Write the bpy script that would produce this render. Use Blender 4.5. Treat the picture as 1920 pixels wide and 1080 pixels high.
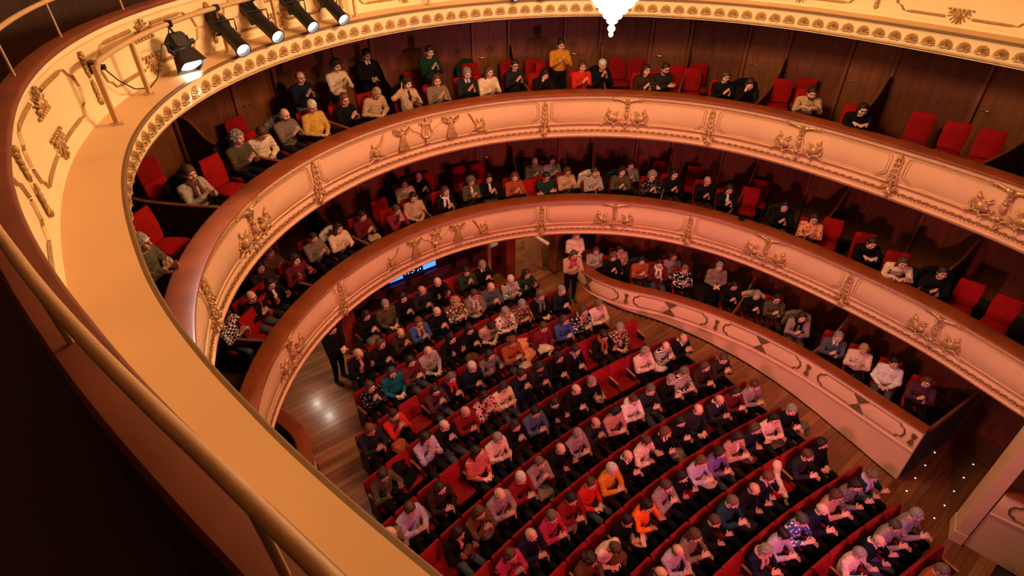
import bpy, math, random
import numpy as np
from mathutils import Matrix, Vector
for o in list(bpy.data.objects): bpy.data.objects.remove(o)
SC = bpy.context.scene
COL = SC.collection
RNG = random.Random(7)
# ------------------------------------------------------------------ camera
CAM_POS = np.array([6.1097, 8.6113, 10.17])
F_PX, PITCH, ROLL, YAW = 1085.34, 0.6266, -0.0007, 0.6601
hf = np.array([-math.sin(YAW), -math.cos(YAW), 0]); hr = np.array([-math.cos(YAW), math.sin(YAW), 0])
FWD = hf*math.cos(PITCH)+np.array([0, 0, -math.sin(PITCH)])
up0 = np.cross(hr, FWD)
RIGHT = math.cos(ROLL)*hr+math.sin(ROLL)*up0; UP = -math.sin(ROLL)*hr+math.cos(ROLL)*up0
cd = bpy.data.cameras.new('camera'); cam = bpy.data.objects.new('camera', cd); COL.objects.link(cam)
cd.sensor_width = 36; cd.lens = F_PX/1920*36; cd.clip_start = 0.05; cd.clip_end = 200
cam.matrix_world = Matrix(((RIGHT[0], UP[0], -FWD[0], CAM_POS[0]), (RIGHT[1], UP[1], -FWD[1], CAM_POS[1]), (RIGHT[2], UP[2], -FWD[2], CAM_POS[2]), (0, 0, 0, 1)))
SC.camera = cam
# ------------------------------------------------------------------ world, exposure
w = bpy.data.worlds.new('world'); SC.world = w; w.use_nodes = True
w.node_tree.nodes['Background'].inputs[0].default_value = (0.9, 0.45, 0.3, 1)
w.node_tree.nodes['Background'].inputs[1].default_value = 0.003
SC.view_settings.view_transform = 'Standard'; SC.view_settings.look = 'None'
SC.view_settings.exposure = 0.0; SC.view_settings.gamma = 1.0; SC.view_settings.use_curve_mapping = False
# ------------------------------------------------------------------ lights of the house
def light(kind, name, loc, power, color, target=None, size=None, angle=None, blend=.5):
    l = bpy.data.lights.new(name, kind); l.energy = power; l.color = color
    if kind == 'SPOT':
        l.spot_size = math.radians(angle); l.spot_blend = blend
    if kind in ('POINT', 'SPOT') and size: l.shadow_soft_size = size
    if kind == 'AREA' and size: l.size = size
    o = bpy.data.objects.new(name, l); COL.objects.link(o); o.location = loc
    if target is not None:
        o.rotation_euler = (Vector(target)-Vector(loc)).to_track_quat('-Z', 'Y').to_euler()
    return o
CHAND = (0.0, 2.9, 9.75)
for _i in range(8):
    light('POINT', 'candle_glow', (CHAND[0]+.84*math.cos(_i*math.pi/4+.2), CHAND[1]+.84*math.sin(_i*math.pi/4+.2), CHAND[2]+.18), 205, (1.0, .57, .27), size=.09)
# show lighting hung over the stage, shining out into the house
light('SPOT', 'stage_red_lamp', (1.5, 13.0, 6.2), 1900, (1.0, .14, .155), (-.6, 3.0, 0.2), size=.3, angle=72, blend=.8)
light('SPOT', 'stage_pink_lamp', (0.5, 13.2, 6.4), 1750, (1.0, .26, .33), (-.8, -1.8, 2.9), size=.4, angle=64, blend=1.0)
light('SPOT', 'stage_rose_lamp', (4.2, 12.4, 5.2), 2100, (1.0, .27, .38), (-5.3, 4.6, 1.6), size=.3, angle=58, blend=1.0)
light('SPOT', 'stage_violet_lamp', (0.4, 13.2, 5.6), 330, (.45, .16, 1.0), (-2.2, 8.0, 0.0), size=.25, angle=30, blend=.9)
# ------------------------------------------------------------------ materials
def mat(name, col, rough=.6, metal=0., noise=None, bump=None, emit=None, spec=None, sheen=None, coat=None):
    m = bpy.data.materials.new(name); m.use_nodes = True; nt = m.node_tree; b = nt.nodes['Principled BSDF']
    b.inputs['Base Color'].default_value = (*col, 1); b.inputs['Roughness'].default_value = rough; b.inputs['Metallic'].default_value = metal
    if spec is not None: b.inputs['Specular IOR Level'].default_value = spec
    if sheen: b.inputs['Sheen Weight'].default_value = sheen
    if coat: b.inputs['Coat Weight'].default_value = coat; b.inputs['Coat Roughness'].default_value = .15
    tc = nt.nodes.new('ShaderNodeTexCoord')
    if noise:
        sc_, amt = noise[:2]; st = noise[2] if len(noise) > 2 else (1, 1, 1)
        mp = nt.nodes.new('ShaderNodeMapping'); mp.inputs['Scale'].default_value = st
        nt.links.new(tc.outputs['Object'], mp.inputs[0])
        n = nt.nodes.new('ShaderNodeTexNoise'); n.inputs['Scale'].default_value = sc_; n.inputs['Detail'].default_value = 4
        nt.links.new(mp.outputs[0], n.inputs['Vector'])
        r = nt.nodes.new('ShaderNodeValToRGB')
        r.color_ramp.elements[0].position = .3; r.color_ramp.elements[1].position = .72
        r.color_ramp.elements[0].color = (*[max(0, c*(1-amt)) for c in col], 1); r.color_ramp.elements[1].color = (*[min(1, c*(1+amt)) for c in col], 1)
        nt.links.new(n.outputs[0], r.inputs[0]); nt.links.new(r.outputs[0], b.inputs['Base Color'])
    if bump:
        n = nt.nodes.new('ShaderNodeTexNoise'); n.inputs['Scale'].default_value = bump[0]; n.inputs['Detail'].default_value = 3
        nt.links.new(tc.outputs['Object'], n.inputs['Vector'])
        bp = nt.nodes.new('ShaderNodeBump'); bp.inputs['Strength'].default_value = bump[1]; bp.inputs['Distance'].default_value = bump[2]
        nt.links.new(n.outputs[0], bp.inputs['Height']); nt.links.new(bp.outputs[0], b.inputs['Normal'])
    if emit:
        b.inputs['Emission Color'].default_value = (*emit[0], 1); b.inputs['Emission Strength'].default_value = emit[1]
    return m
M = {}
M['plaster'] = mat('cream_plaster', (.83, .54, .36), .5, noise=(1.6, .05))
M['plaster4'] = mat('yellow_cream_plaster', (.84, .69, .42), .5, noise=(1.6, .05))
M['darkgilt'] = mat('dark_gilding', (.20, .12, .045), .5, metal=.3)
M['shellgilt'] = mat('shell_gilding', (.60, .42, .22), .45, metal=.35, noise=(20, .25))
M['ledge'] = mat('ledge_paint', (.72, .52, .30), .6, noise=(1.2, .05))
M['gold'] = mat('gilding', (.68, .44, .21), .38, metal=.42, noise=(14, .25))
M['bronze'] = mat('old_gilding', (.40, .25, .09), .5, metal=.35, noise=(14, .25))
M['goldpaint'] = mat('gold_paint', (.46, .26, .09), .45, metal=.4)
M['cap'] = mat('varnished_rail_wood', (.27, .066, .020), .42, noise=(3, .22, (1, 1, 1)), coat=.08)
M['capshade'] = mat('shaded_rail_wood', (.15, .036, .012), .65, noise=(3, .2))  # rail wood darkened; the weak grazing light on the gallery cap put into colour
M['edgeline'] = mat('edge_line_paint', (.16, .09, .035), .6)
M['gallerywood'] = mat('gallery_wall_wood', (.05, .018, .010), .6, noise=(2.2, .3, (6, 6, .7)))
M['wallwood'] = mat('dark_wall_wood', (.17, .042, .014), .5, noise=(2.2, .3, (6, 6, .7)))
M['doorwood'] = mat('door_wood', (.23, .07, .02), .45, noise=(2.2, .25, (6, 6, .7)))
M['postwood'] = mat('post_wood', (.26, .085, .035), .4, noise=(3, .2, (5, 5, .6)))
M['partwood'] = mat('partition_wood', (.24, .085, .035), .4, noise=(3, .2))
M['partdark'] = mat('shaded_dark_wood', (.03, .014, .010), .7)  # near black; shade put into the colour of partition sides and gallery inside
M['redwood'] = mat('red_painted_wood', (.20, .022, .014), .5, noise=(3, .15, (5, 5, .6)))
M['boothwall'] = mat('dark_booth_wood', (.075, .012, .010), .6, noise=(3, .2, (5, 5, .6)))
M['soffit'] = mat('box_ceiling', (.16, .06, .035), .7)
M['velvet'] = mat('red_velvet', (.28, .010, .014), .85, noise=(9, .18), spec=.15)
M['velvetdark'] = mat('red_upholstery', (.34, .007, .009), .85, noise=(6, .15), spec=.12)
M['seatshell'] = mat('dark_seat_shell', (.025, .012, .009), .5)
M['arm'] = mat('armrest_wood', (.40, .15, .055), .4, noise=(8, .2))
M['blackmetal'] = mat('black_metal', (.012, .012, .013), .45, metal=.3)
M['chrome'] = mat('chrome', (.8, .8, .8), .2, metal=1)
M['brass'] = mat('painted_tube', (.50, .34, .18), .6, noise=(4, .06))
M['carpet'] = mat('dark_carpet', (.028, .012, .010), .95, noise=(30, .3))
M['lampwhite'] = mat('lit_lens', (1, 1, 1), .3, emit=((1, .93, .86), 9))
M['cable'] = mat('black_cable', (.015, .012, .012), .6)
M['crystal'] = mat('lit_crystal', (1, .93, .78), .25, emit=((1, .80, .45), 7))
M['screen'] = mat('blue_screen', (.02, .05, .3), .3, emit=((.04, .16, 1.0), 3.0))
M['led'] = mat('floor_led', (1, 1, 1), .3, emit=((.9, .95, 1), 4))
M['corridorwall'] = mat('corridor_panelling', (.40, .20, .08), .5, noise=(2, .2, (5, 5, .6)))
M['whitepaint'] = mat('white_paint', (.75, .70, .62), .6)
# plank tones
PLANK = []
for i in range(6):
    c = [(.22, .085, .032), (.26, .105, .042), (.18, .065, .024), (.30, .13, .055), (.24, .09, .03), (.20, .08, .035)][i]
    PLANK.append(mat('floor_board_%d' % i, c, .28, noise=(2.5, .25, (.6, 9, 1)), coat=.15))
# ------------------------------------------------------------------ mesh helpers
class MB:
    def __init__(s): s.v = []; s.f = []; s.mi = []; s.cur = 0
    def add(s, v, f):
        n = len(s.v); s.v += [tuple(map(float, p)) for p in v]; s.f += [tuple(i+n for i in q) for q in f]; s.mi += [s.cur]*len(f); return s
    def box(s, c, d, R=None, bev=0):
        x, y, z = [k/2 for k in d]
        if bev:
            b = bev; P = []
            for sx, sy, sz in [(a, b2, c2) for a in (-1, 1) for b2 in (-1, 1) for c2 in (-1, 1)]:
                P += [(sx*(x-b), sy*(y-b), sz*z), (sx*(x-b), sy*y, sz*(z-b)), (sx*x, sy*(y-b), sz*(z-b))]
            idx = lambda a, b2, c2, k: ((a*2+b2)*2+c2)*3+k
            F = []
            F += [[idx(0, 0, k, 0), idx(1, 0, k, 0), idx(1, 1, k, 0), idx(0, 1, k, 0)] for k in (0, 1)]
            F += [[idx(0, k, 0, 1), idx(1, k, 0, 1), idx(1, k, 1, 1), idx(0, k, 1, 1)] for k in (0, 1)]
            F += [[idx(k, 0, 0, 2), idx(k, 1, 0, 2), idx(k, 1, 1, 2), idx(k, 0, 1, 2)] for k in (0, 1)]
            for a in (0, 1):
                for b2 in (0, 1):
                    F += [[idx(0, a, b2, 0), idx(1, a, b2, 0), idx(1, a, b2, 1), idx(0, a, b2, 1)], [idx(a, 0, b2, 0), idx(a, 1, b2, 0), idx(a, 1, b2, 2), idx(a, 0, b2, 2)], [idx(a, b2, 0, 1), idx(a, b2, 1, 1), idx(a, b2, 1, 2), idx(a, b2, 0, 2)]]
                    F += [[idx(a, b2, c2, k) for k in range(3)] for c2 in (0, 1)]
        else:
            P = [(sx*x, sy*y, sz*z) for sx in (-1, 1) for sy in (-1, 1) for sz in (-1, 1)]
            F = [(0, 1, 3, 2), (4, 6, 7, 5), (0, 4, 5, 1), (2, 3, 7, 6), (0, 2, 6, 4), (1, 5, 7, 3)]
        P = np.array(P)
        if R is not None: P = P@np.array(R).T
        return s.add(P+np.array(c), F)
    def tube(s, pts, r, n=8, caps=True):
        pts = [np.array(p, float) for p in pts]; rs = r if isinstance(r, (list, tuple)) else [r]*len(pts)
        V = []; F = []; prev = None
        for i, p in enumerate(pts):
            t = pts[min(i+1, len(pts)-1)]-pts[max(i-1, 0)]; t = t/(np.linalg.norm(t)+1e-12)
            if prev is None:
                a = np.array([0, 0, 1.]) if abs(t[2]) < .9 else np.array([1., 0, 0]); u = np.cross(t, a)
            else: u = prev-t*(prev@t)
            u /= np.linalg.norm(u)+1e-12; prev = u; w_ = np.cross(t, u)
            for k in range(n):
                a = 2*math.pi*k/n; V.append(p+rs[i]*(math.cos(a)*u+math.sin(a)*w_))
        for i in range(len(pts)-1):
            for k in range(n): F.append((i*n+k, i*n+(k+1) % n, (i+1)*n+(k+1) % n, (i+1)*n+k))
        if caps: F.append(tuple(range(n))[::-1]); F.append(tuple((len(pts)-1)*n+k for k in range(n)))
        return s.add(V, F)
    def lathe(s, prof, c=(0, 0, 0), n=16, axis=(0, 0, 1)):
        A = np.array(axis, float); A /= np.linalg.norm(A); a = np.array([1., 0, 0]) if abs(A[0]) < .9 else np.array([0, 1., 0])
        u = np.cross(A, a); u /= np.linalg.norm(u); w_ = np.cross(A, u); V = []; F = []
        for r, h in prof:
            for k in range(n):
                t = 2*math.pi*k/n; V.append(np.array(c)+A*h+r*(math.cos(t)*u+math.sin(t)*w_))
        for i in range(len(prof)-1):
            for k in range(n): F.append((i*n+k, i*n+(k+1) % n, (i+1)*n+(k+1) % n, (i+1)*n+k))
        return s.add(V, F)
    def grid(s, rows, closed=False):
        n = len(rows[0]); V = [p for r in rows for p in r]; F = []
        for i in range(len(rows)-1):
            for k in range(n-1+(1 if closed else 0)): F.append((i*n+k, i*n+(k+1) % n, (i+1)*n+(k+1) % n, (i+1)*n+k))
        return s.add(V, F)
    def mesh(s, name, mats, smooth=None):
        me = bpy.data.meshes.new(name); me.from_pydata(s.v, [], s.f)
        for m in (mats if isinstance(mats, (list, tuple)) else [mats]): me.materials.append(m)
        me.polygons.foreach_set('material_index', s.mi)
        import bmesh
        bm = bmesh.new(); bm.from_mesh(me); bmesh.ops.recalc_face_normals(bm, faces=bm.faces)
        if smooth is not None:
            for f in bm.faces: f.smooth = True
            for e in bm.edges:
                if len(e.link_faces) == 2 and e.calc_face_angle(0) > math.radians(smooth): e.smooth = False
        bm.to_mesh(me); bm.free(); me.update()
        return me
    def build(s, name, mats, parent=None, smooth=None):
        return link(name, s.mesh(name, mats, smooth), parent)
def link(name, me, parent=None, loc=None, rot=None, scale=None, mw=None):
    o = bpy.data.objects.new(name, me); COL.objects.link(o)
    if parent is not None: o.parent = parent
    if mw is not None: o.matrix_local = mw
    else:
        if loc is not None: o.location = loc
        if rot is not None: o.rotation_euler = rot
        if scale is not None: o.scale = scale if isinstance(scale, (tuple, list)) else (scale,)*3
    return o
def thing(name, label, cat, loc=(0, 0, 0), rz=0, group=None, scale=1):
    o = link(name, None, None, loc, (0, 0, rz), scale); o.empty_display_size = .1
    return tag(o, label, cat, group)
def tag(o, label=None, cat=None, group=None, kind=None):
    if label: o['label'] = label
    if cat: o['category'] = cat
    if group: o['group'] = group
    if kind: o['kind'] = kind
    return o
def frame(pos, xa, ya, za):
    return Matrix(((xa[0], ya[0], za[0], pos[0]), (xa[1], ya[1], za[1], pos[1]), (xa[2], ya[2], za[2], pos[2]), (0, 0, 0, 1)))
ORD = ['zeroth', 'first', 'second', 'third', 'fourth', 'fifth', 'sixth', 'seventh', 'eighth', 'ninth', 'tenth', 'eleventh', 'twelfth', 'thirteenth', 'fourteenth']
# ------------------------------------------------------------------ signed-distance modelling (bodies, hair, gilded reliefs)
def prim_dist(p, P):
    k = p[0]
    if k == 'c':   # tapered capsule a,b,ra,rb
        a, b = p[1], p[2]; ab = b-a; t = np.clip(((P-a)@ab)/(ab@ab+1e-12), 0, 1)
        q = P-a-t[..., None]*ab
        return np.sqrt((q*q).sum(-1))-(p[3]+(p[4]-p[3])*t)
    if k == 'e':   # ellipsoid centre, radii, rotation
        q = P-p[1]
        if p[3] is not None: q = q@p[3]
        r = p[2]; k0 = np.sqrt(((q/r)**2).sum(-1)); k1 = np.sqrt(((q/(r*r))**2).sum(-1))
        return k0*(k0-1)/(k1+1e-9)
def prim_box(p):
    if p[0] == 'c':
        r = max(p[3], p[4]); return np.minimum(p[1], p[2])-r, np.maximum(p[1], p[2])+r
    r = p[2].max(); return p[1]-r, p[1]+r
def C(a, b, ra, rb=None, m=0, k=.03, op='+'): return ('c', np.array(a, float), np.array(b, float), ra, ra if rb is None else rb, m, k, op)
def E(c, r, m=0, k=.03, R=None, op='+'): return ('e', np.array(c, float), np.array(r, float), None if R is None else np.array(R, float), 0, m, k, op)
_rn = np.random.RandomState(5); _NW = _rn.normal(size=(7, 3)); _NP = _rn.uniform(0, 6.28, 7)
def wob(G, wl):
    n = 0
    for v, ph_ in zip(_NW, _NP): n = n+np.sin((G@(v/np.linalg.norm(v)))*(6.283/(wl*(.7+.1*(ph_ % 6))))+ph_)
    return n/4.
def sdf_mesh(name, prims, h, mats, clip=None, post=None, cloth=0, hairn=None):
    lo = np.min([prim_box(p)[0] for p in prims if p[7] == '+'], 0)-3*h; hi = np.max([prim_box(p)[1] for p in prims if p[7] == '+'], 0)+3*h
    n = np.ceil((hi-lo)/h).astype(int)+1
    D = np.full(n, 1.0)
    ax = [lo[i]+h*np.arange(n[i]) for i in range(3)]
    for p in prims:
        k = p[6]; a, b = prim_box(p); ex = k+4*h
        i0 = np.maximum(np.floor((a-ex-lo)/h).astype(int), 0); i1 = np.minimum(np.ceil((b+ex-lo)/h).astype(int)+1, n)
        sl = tuple(slice(i0[j], i1[j]) for j in range(3))
        G = np.stack(np.meshgrid(*[ax[j][sl[j]] for j in range(3)], indexing='ij'), -1)
        d = prim_dist(p, G); o = D[sl]
        if cloth and p[5] in (1, 2): d = d+cloth*wob(G, .085)
        if hairn: d = d+hairn[0]*wob(G*np.array((1.6, 1.6, .55)), hairn[1])
        if p[7] == '+':
            hh = np.clip(.5+.5*(o-d)/k, 0, 1) if k > 0 else (d < o)*1.
            D[sl] = o*(1-hh)+d*hh-k*hh*(1-hh)
        else:
            d = -d; hh = np.clip(.5-.5*(o-d)/k, 0, 1)
            D[sl] = o*(1-hh)+d*hh+k*hh*(1-hh)
    if clip is not None:
        G = np.stack(np.meshgrid(*ax, indexing='ij'), -1); D = np.maximum(D, clip(G))
    D[0] = D[-1] = 1; D[:, 0] = D[:, -1] = 1; D[:, :, 0] = D[:, :, -1] = 1
    S = D < 0
    cnt = np.zeros(n-1, np.int8); 
    for c in [(i, j, k) for i in (0, 1) for j in (0, 1) for k in (0, 1)]:
        cnt += S[c[0]:n[0]-1+c[0], c[1]:n[1]-1+c[1], c[2]:n[2]-1+c[2]]
    act = np.argwhere((cnt > 0) & (cnt < 8)); idx = -np.ones(n-1, np.int64); idx[tuple(act.T)] = np.arange(len(act))
    acc = np.zeros((len(act), 3)); num = np.zeros(len(act))
    for axis in range(3):
        for o1 in (0, 1):
            for o2 in (0, 1):
                a = np.zeros(3, int); oth = [i for i in range(3) if i != axis]; a[oth[0]] = o1; a[oth[1]] = o2; b = a.copy(); b[axis] = 1
                va = D[tuple((act+a).T)]; vb = D[tuple((act+b).T)]; cr = (va < 0) != (vb < 0)
                t = np.where(cr, va/(va-vb+1e-20), 0); pos = a+np.outer(t, b-a)
                acc[cr] += pos[cr]; num[cr] += 1
    V = lo+h*(act+acc/num[:, None])
    Q = []
    for axis in range(3):
        oth = [(axis+1) % 3, (axis+2) % 3]
        s0 = [slice(0, -1) if i == axis else slice(1, -1) for i in range(3)]; s1 = [slice(1, None) if i == axis else slice(1, -1) for i in range(3)]
        A, B = S[tuple(s0)], S[tuple(s1)]; e = np.argwhere(A != B)
        if not len(e): continue
        st = A[tuple(e.T)]
        base = e.copy(); 
        for i in oth: base[:, i] += 1
        c = []
        for d1, d2 in ((-1, -1), (0, -1), (0, 0), (-1, 0)):
            q = base.copy(); q[:, oth[0]] += d1; q[:, oth[1]] += d2; c.append(idx[tuple(q.T)])
        c = np.stack(c, 1); c[~st] = c[~st][:, ::-1]; Q.append(c)
    Q = np.concatenate(Q)
    me = bpy.data.meshes.new(name); me.vertices.add(len(V)); me.vertices.foreach_set('co', V.ravel())
    me.loops.add(Q.size); me.loops.foreach_set('vertex_index', Q.ravel().astype(np.int32))
    me.polygons.add(len(Q)); me.polygons.foreach_set('loop_start', (np.arange(len(Q))*4).astype(np.int32)); me.polygons.foreach_set('loop_total', np.full(len(Q), 4, np.int32))
    for m in mats: me.materials.append(m)
    if len(mats) > 1:
        fc = V[Q].mean(1); best = np.full(len(fc), 9.); mi = np.zeros(len(fc), np.int32)
        for p in prims:
            if p[7] != '+': continue
            d = prim_dist(p, fc)-(.002 if p[5] >= 4 else 0); u = d < best; best[u] = d[u]; mi[u] = p[5]
        if post is not None: mi = post(fc, mi)
        me.polygons.foreach_set('material_index', mi)
    me.polygons.foreach_set('use_smooth', np.ones(len(Q), bool))
    me.update(calc_edges=True); me.validate()
    return me
# ================================================================== plan of the horseshoe
A_ = [6.3291, .413, -.0674, .3384, -.2765, .0918]; YC = 4.5
_ph = np.linspace(0, 1.84, 400); _r = sum(a*np.cos(i*_ph) for i, a in enumerate(A_))
_half = np.stack([-_r*np.sin(_ph), YC-_r*np.cos(_ph)], 1)
_d = _half[-1]-_half[-12]; _d /= np.linalg.norm(_d); _end = np.array([.24, .97])
_ext = []; _p = _half[-1].copy()
for i in range(95):
    t = min(1, i/15); dd = _d*(1-t)+_end/np.linalg.norm(_end)*t; _p = _p+dd*.08; _ext.append(_p.copy())
_half = np.vstack([_half, _ext])
_oth = _half[1:][::-1]*np.array([-1, 1])
_t = np.clip((_oth[:, 1]-4.35)/3.2, 0, 1); _oth = _oth-np.stack([.19*_t*_t*(3-2*_t), 0*_t], 1)
_pl = np.vstack([_oth, _half])
_sl = np.concatenate([[0], np.cumsum(np.linalg.norm(np.diff(_pl, axis=0), axis=1))]); _sl -= _sl[len(_oth)]
_tg = np.gradient(_pl, axis=0); _tg /= np.linalg.norm(_tg, axis=1)[:, None]
_k = np.ones(41)/41; _tg = np.stack([np.convolve(np.pad(_tg[:, i], 20, mode='edge'), _k, 'valid') for i in (0, 1)], 1); _tg /= np.linalg.norm(_tg, axis=1)[:, None]
SMIN, SMAX = float(_sl[0]), float(_sl[-1])
def TAN(s): return np.array([np.interp(s, _sl, _tg[:, 0]), np.interp(s, _sl, _tg[:, 1])])
def NRM(s):                       # outward, away from the stalls
    t = TAN(s); t /= np.linalg.norm(t); return np.array([t[1], -t[0]])*(-1 if (np.array([t[1], -t[0]])@(np.array([np.interp(s, _sl, _pl[:, 0]), np.interp(s, _sl, _pl[:, 1])])-np.array([0, YC]))) < 0 else 1)
def PT(s, o=0., z=0.):
    p = np.array([np.interp(s, _sl, _pl[:, 0]), np.interp(s, _sl, _pl[:, 1])])+NRM(s)*o
    return (p[0], p[1], z)
def sweep(prof, s0, s1, ds=.12, closed=False, mb=None):
    n = max(2, int(math.ceil((s1-s0)/ds))+1)
    mb = mb or MB(); mb.grid([[PT(s, o, z) for o, z in prof] for s in np.linspace(s0, s1, n)], closed); return mb
def at_curve(s, o, z, flip=False):
    """frame on a front: x along the front, z up, y out towards the auditorium"""
    t = TAN(s); n = NRM(s); p = PT(s, o, z)
    return frame(p, (-t[0], -t[1], 0) if not flip else (t[0], t[1], 0), (-n[0], -n[1], 0), (0, 0, 1))
RAKE = .1137
def floor_z(y): return -.39-RAKE*(y-5)
def ray(px, py):
    return ((px-960)/F_PX)*RIGHT-((py-540)/F_PX)*UP+FWD
def on_plane(px, py, z):
    D = ray(px, py); t = (z-CAM_POS[2])/D[2]; return CAM_POS+D*t
def on_rake(px, py, h):
    D = ray(px, py); z5 = -.39+h; t = (z5-RAKE*(CAM_POS[1]-5)-CAM_POS[2])/(D[2]+RAKE*D[1]); return CAM_POS+D*t
CAP3, CAP2, CAP1 = 5.92, 3.16, .90
FL = {3: 5.12, 2: 2.36, 1: .10}
# ================================================================== stalls floor of boards
T1R = np.array([(-4.15, -1.75), (-3.94, -1.16), (-3.90, -.34), (-4.19, .40), (-4.76, 1.31), (-5.19, 2.44), (-5.47, 3.6), (-5.55, 4.7), (-5.51, 5.59), (-5.31, 7.59)])
T1L = np.array([(5.10, -1.6), (4.82, -1.05), (4.63, -.37), (4.62, .09), (4.85, .62), (5.22, 1.5), (5.45, 2.6), (5.52, 3.9), (5.51, 5.59), (5.31, 7.59)])
def smooth_poly(P, n=160):
    L = np.concatenate([[0], np.cumsum(np.linalg.norm(np.diff(P, axis=0), axis=1))]); t = np.linspace(0, L[-1], n)
    c = np.stack([np.interp(t, L, P[:, i]) for i in (0, 1)], 1)
    k = np.ones(11)/11
    for _ in range(2): c = np.stack([np.convolve(np.pad(c[:, i], 5, mode='reflect', reflect_type='odd'), k, 'valid') for i in (0, 1)], 1)
    L = np.concatenate([[0], np.cumsum(np.linalg.norm(np.diff(c, axis=0), axis=1))])
    return c, L
C1R, L1R = smooth_poly(T1R); C1L, L1L = smooth_poly(T1L)
fl = tag(link('floor', None), 'varnished floor boards of the stalls', None, kind='structure')
pw = .142; y = -6.2; i = 0
def _rand(i): return (math.sin(i*12.9898)*43758.5453) % 1
while y < 9.6:
    if y < -1.5: xr, xl = -5.2, 5.6
    else:
        xr = np.interp(y, C1R[:, 1], C1R[:, 0])+.02 if y < 7.5 else -8.2; xl = np.interp(y, C1L[:, 1], C1L[:, 0])-.02 if y < 7.5 else 5.4
    cuts = [xr, -1.8+1.6*_rand(i), 2.4+1.6*_rand(i+77), xl]
    for a, b in zip(cuts[:-1], cuts[1:]):
        mb = MB(); y0, y1 = y, y+pw-.004; z0, z1 = floor_z(max(y0, -2.6)), floor_z(max(y1, -2.6)); dz = .0015*_rand(i+5)
        mb.add([(a+.001, y0, z0+dz), (b-.001, y0, z0+dz), (b-.001, y1, z1+dz), (a+.001, y1, z1+dz), (a+.001, y0, z0-.03), (b-.001, y0, z0-.03), (b-.001, y1, z1-.03), (a+.001, y1, z1-.03)],
               [(0, 1, 2, 3), (4, 7, 6, 5), (0, 4, 5, 1), (1, 5, 6, 2), (2, 6, 7, 3), (3, 7, 4, 0)])
        mb.build('floor_board', PLANK[int(_rand(i*3+int(a*10))*6) % 6], fl)
    y += pw; i += 1
mb = MB(); mb.add([(-8.3, -6.3, floor_z(-2.6)-.04), (6.5, -6.3, floor_z(-2.6)-.04), (6.5, -2.6, floor_z(-2.6)-.04), (-8.3, -2.6, floor_z(-2.6)-.04), (6.5, 13, floor_z(13)-.04), (-8.3, 13, floor_z(13)-.04)], [(0, 1, 2, 3), (3, 2, 4, 5)])
mb.build('subfloor', M['carpet'], fl)
# ================================================================== seating rows
ROW_Y0 = -.6167-2*.91
ROWS = [(2.55, -1.50), (3.19, -2.25), (3.49, -2.54), (3.94, -2.95), (4.25, -3.42), (4.62, -3.80), (4.68, -4.09), (4.68, -4.05), (4.68, -4.08), (4.6, -4.0), (4.6, -4.15), (4.5, -3.99), (4.4, -3.79)]
def row_y(k, x): return ROW_Y0+.91*k+.025*x*x
mb = MB(); nrow = []
for k in range(-1, 13):
    L_, R_ = ROWS[max(k, 0)]
    L2, R2 = ROWS[min(k+1, 12)]
    for f_ in (0, .5):
        a = (L_*(1-f_)+L2*f_)-.02; b = (R_*(1-f_)+R2*f_)+.02
        if k == -1 and f_ == 0: continue
        xs = np.linspace(a, b, 15); nrow.append([(x, row_y(k+f_, x)+.3, floor_z(row_y(k+f_, x)+.3)+.006) for x in xs])
tag(mb.grid(nrow).build('carpet', M['carpet']), 'dark carpet lying under the rows of red stalls seats', 'carpet')  # carpet in a near-black tone that also stands for shade between the rows
# ================================================================== balcony fronts, upper and middle
FRONT = [(.05, -.045), (.05, -.125), (.035, -.13), (.03, -.15), (.04, -.17), (.06, -.175), (.055, -.25), (.035, -.36), (.025, -.48), (.03, -.60), (.06, -.70), (.075, -.735), (.05, -.75), (.05, -.775), (.11, -.79), (.13, -.83), (.10, -.87), (.075, -.885), (.07, -.98), (.085, -1.03), (.05, -1.045), (.05, -1.075), (.075, -1.085), (.10, -1.12), (.20, -1.12), (.20, -.045)]
CAPP = [(-.03, -.045), (-.045, -.03), (-.04, -.01), (-.015, 0), (.30, .004), (.335, -.006), (.345, -.025), (.33, -.045), (.2, -.047)]
S_A, S_B = -12.6, 16.6
PIL = [-10.74, -6.85, -2.95, 2.95, 6.85, 10.74, 14.63]
EMB = [-8.8, -4.9, 4.9, 8.8, 12.6]
# --- gilded ornament meshes: x along the front, z up, y out
def pts2(seq): return [(a, 0.012, b) for a, b in seq]
def stroke(seq, r0, r1=None, k=.012, y=.012, m=0):
    r1 = r0 if r1 is None else r1; n = len(seq)-1
    return [C((seq[i][0], y, seq[i][1]), (seq[i+1][0], y, seq[i+1][1]), r0+(r1-r0)*i/n, r0+(r1-r0)*(i+1)/n, m, k) for i in range(n)]
def blobs(seq, r, y=.02, step=.04):
    out = []
    for (a, b), (c, d) in zip(seq[:-1], seq[1:]):
        n = max(1, int(math.hypot(c-a, d-b)/step))
        for i in range(n):
            t = i/n; out.append(E((a+(c-a)*t, y, b+(d-b)*t), (r, r*.9, r), k=.006))
    return out
def mirror(pr):
    out = list(pr)
    for p in pr:
        q = list(p)
        for i in (1, 2):
            if p[0] == 'c' or i == 1: q[i] = p[i]*np.array([-1, 1, 1])
        if p[0] == 'e' and p[3] is not None: q[3] = np.diag([-1, 1, 1])@p[3]
        out.append(tuple(q))
    return out
def rotY(a): c, s = math.cos(a), math.sin(a); return np.array([[c, 0, s], [0, 1, 0], [-s, 0, c]])
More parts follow.
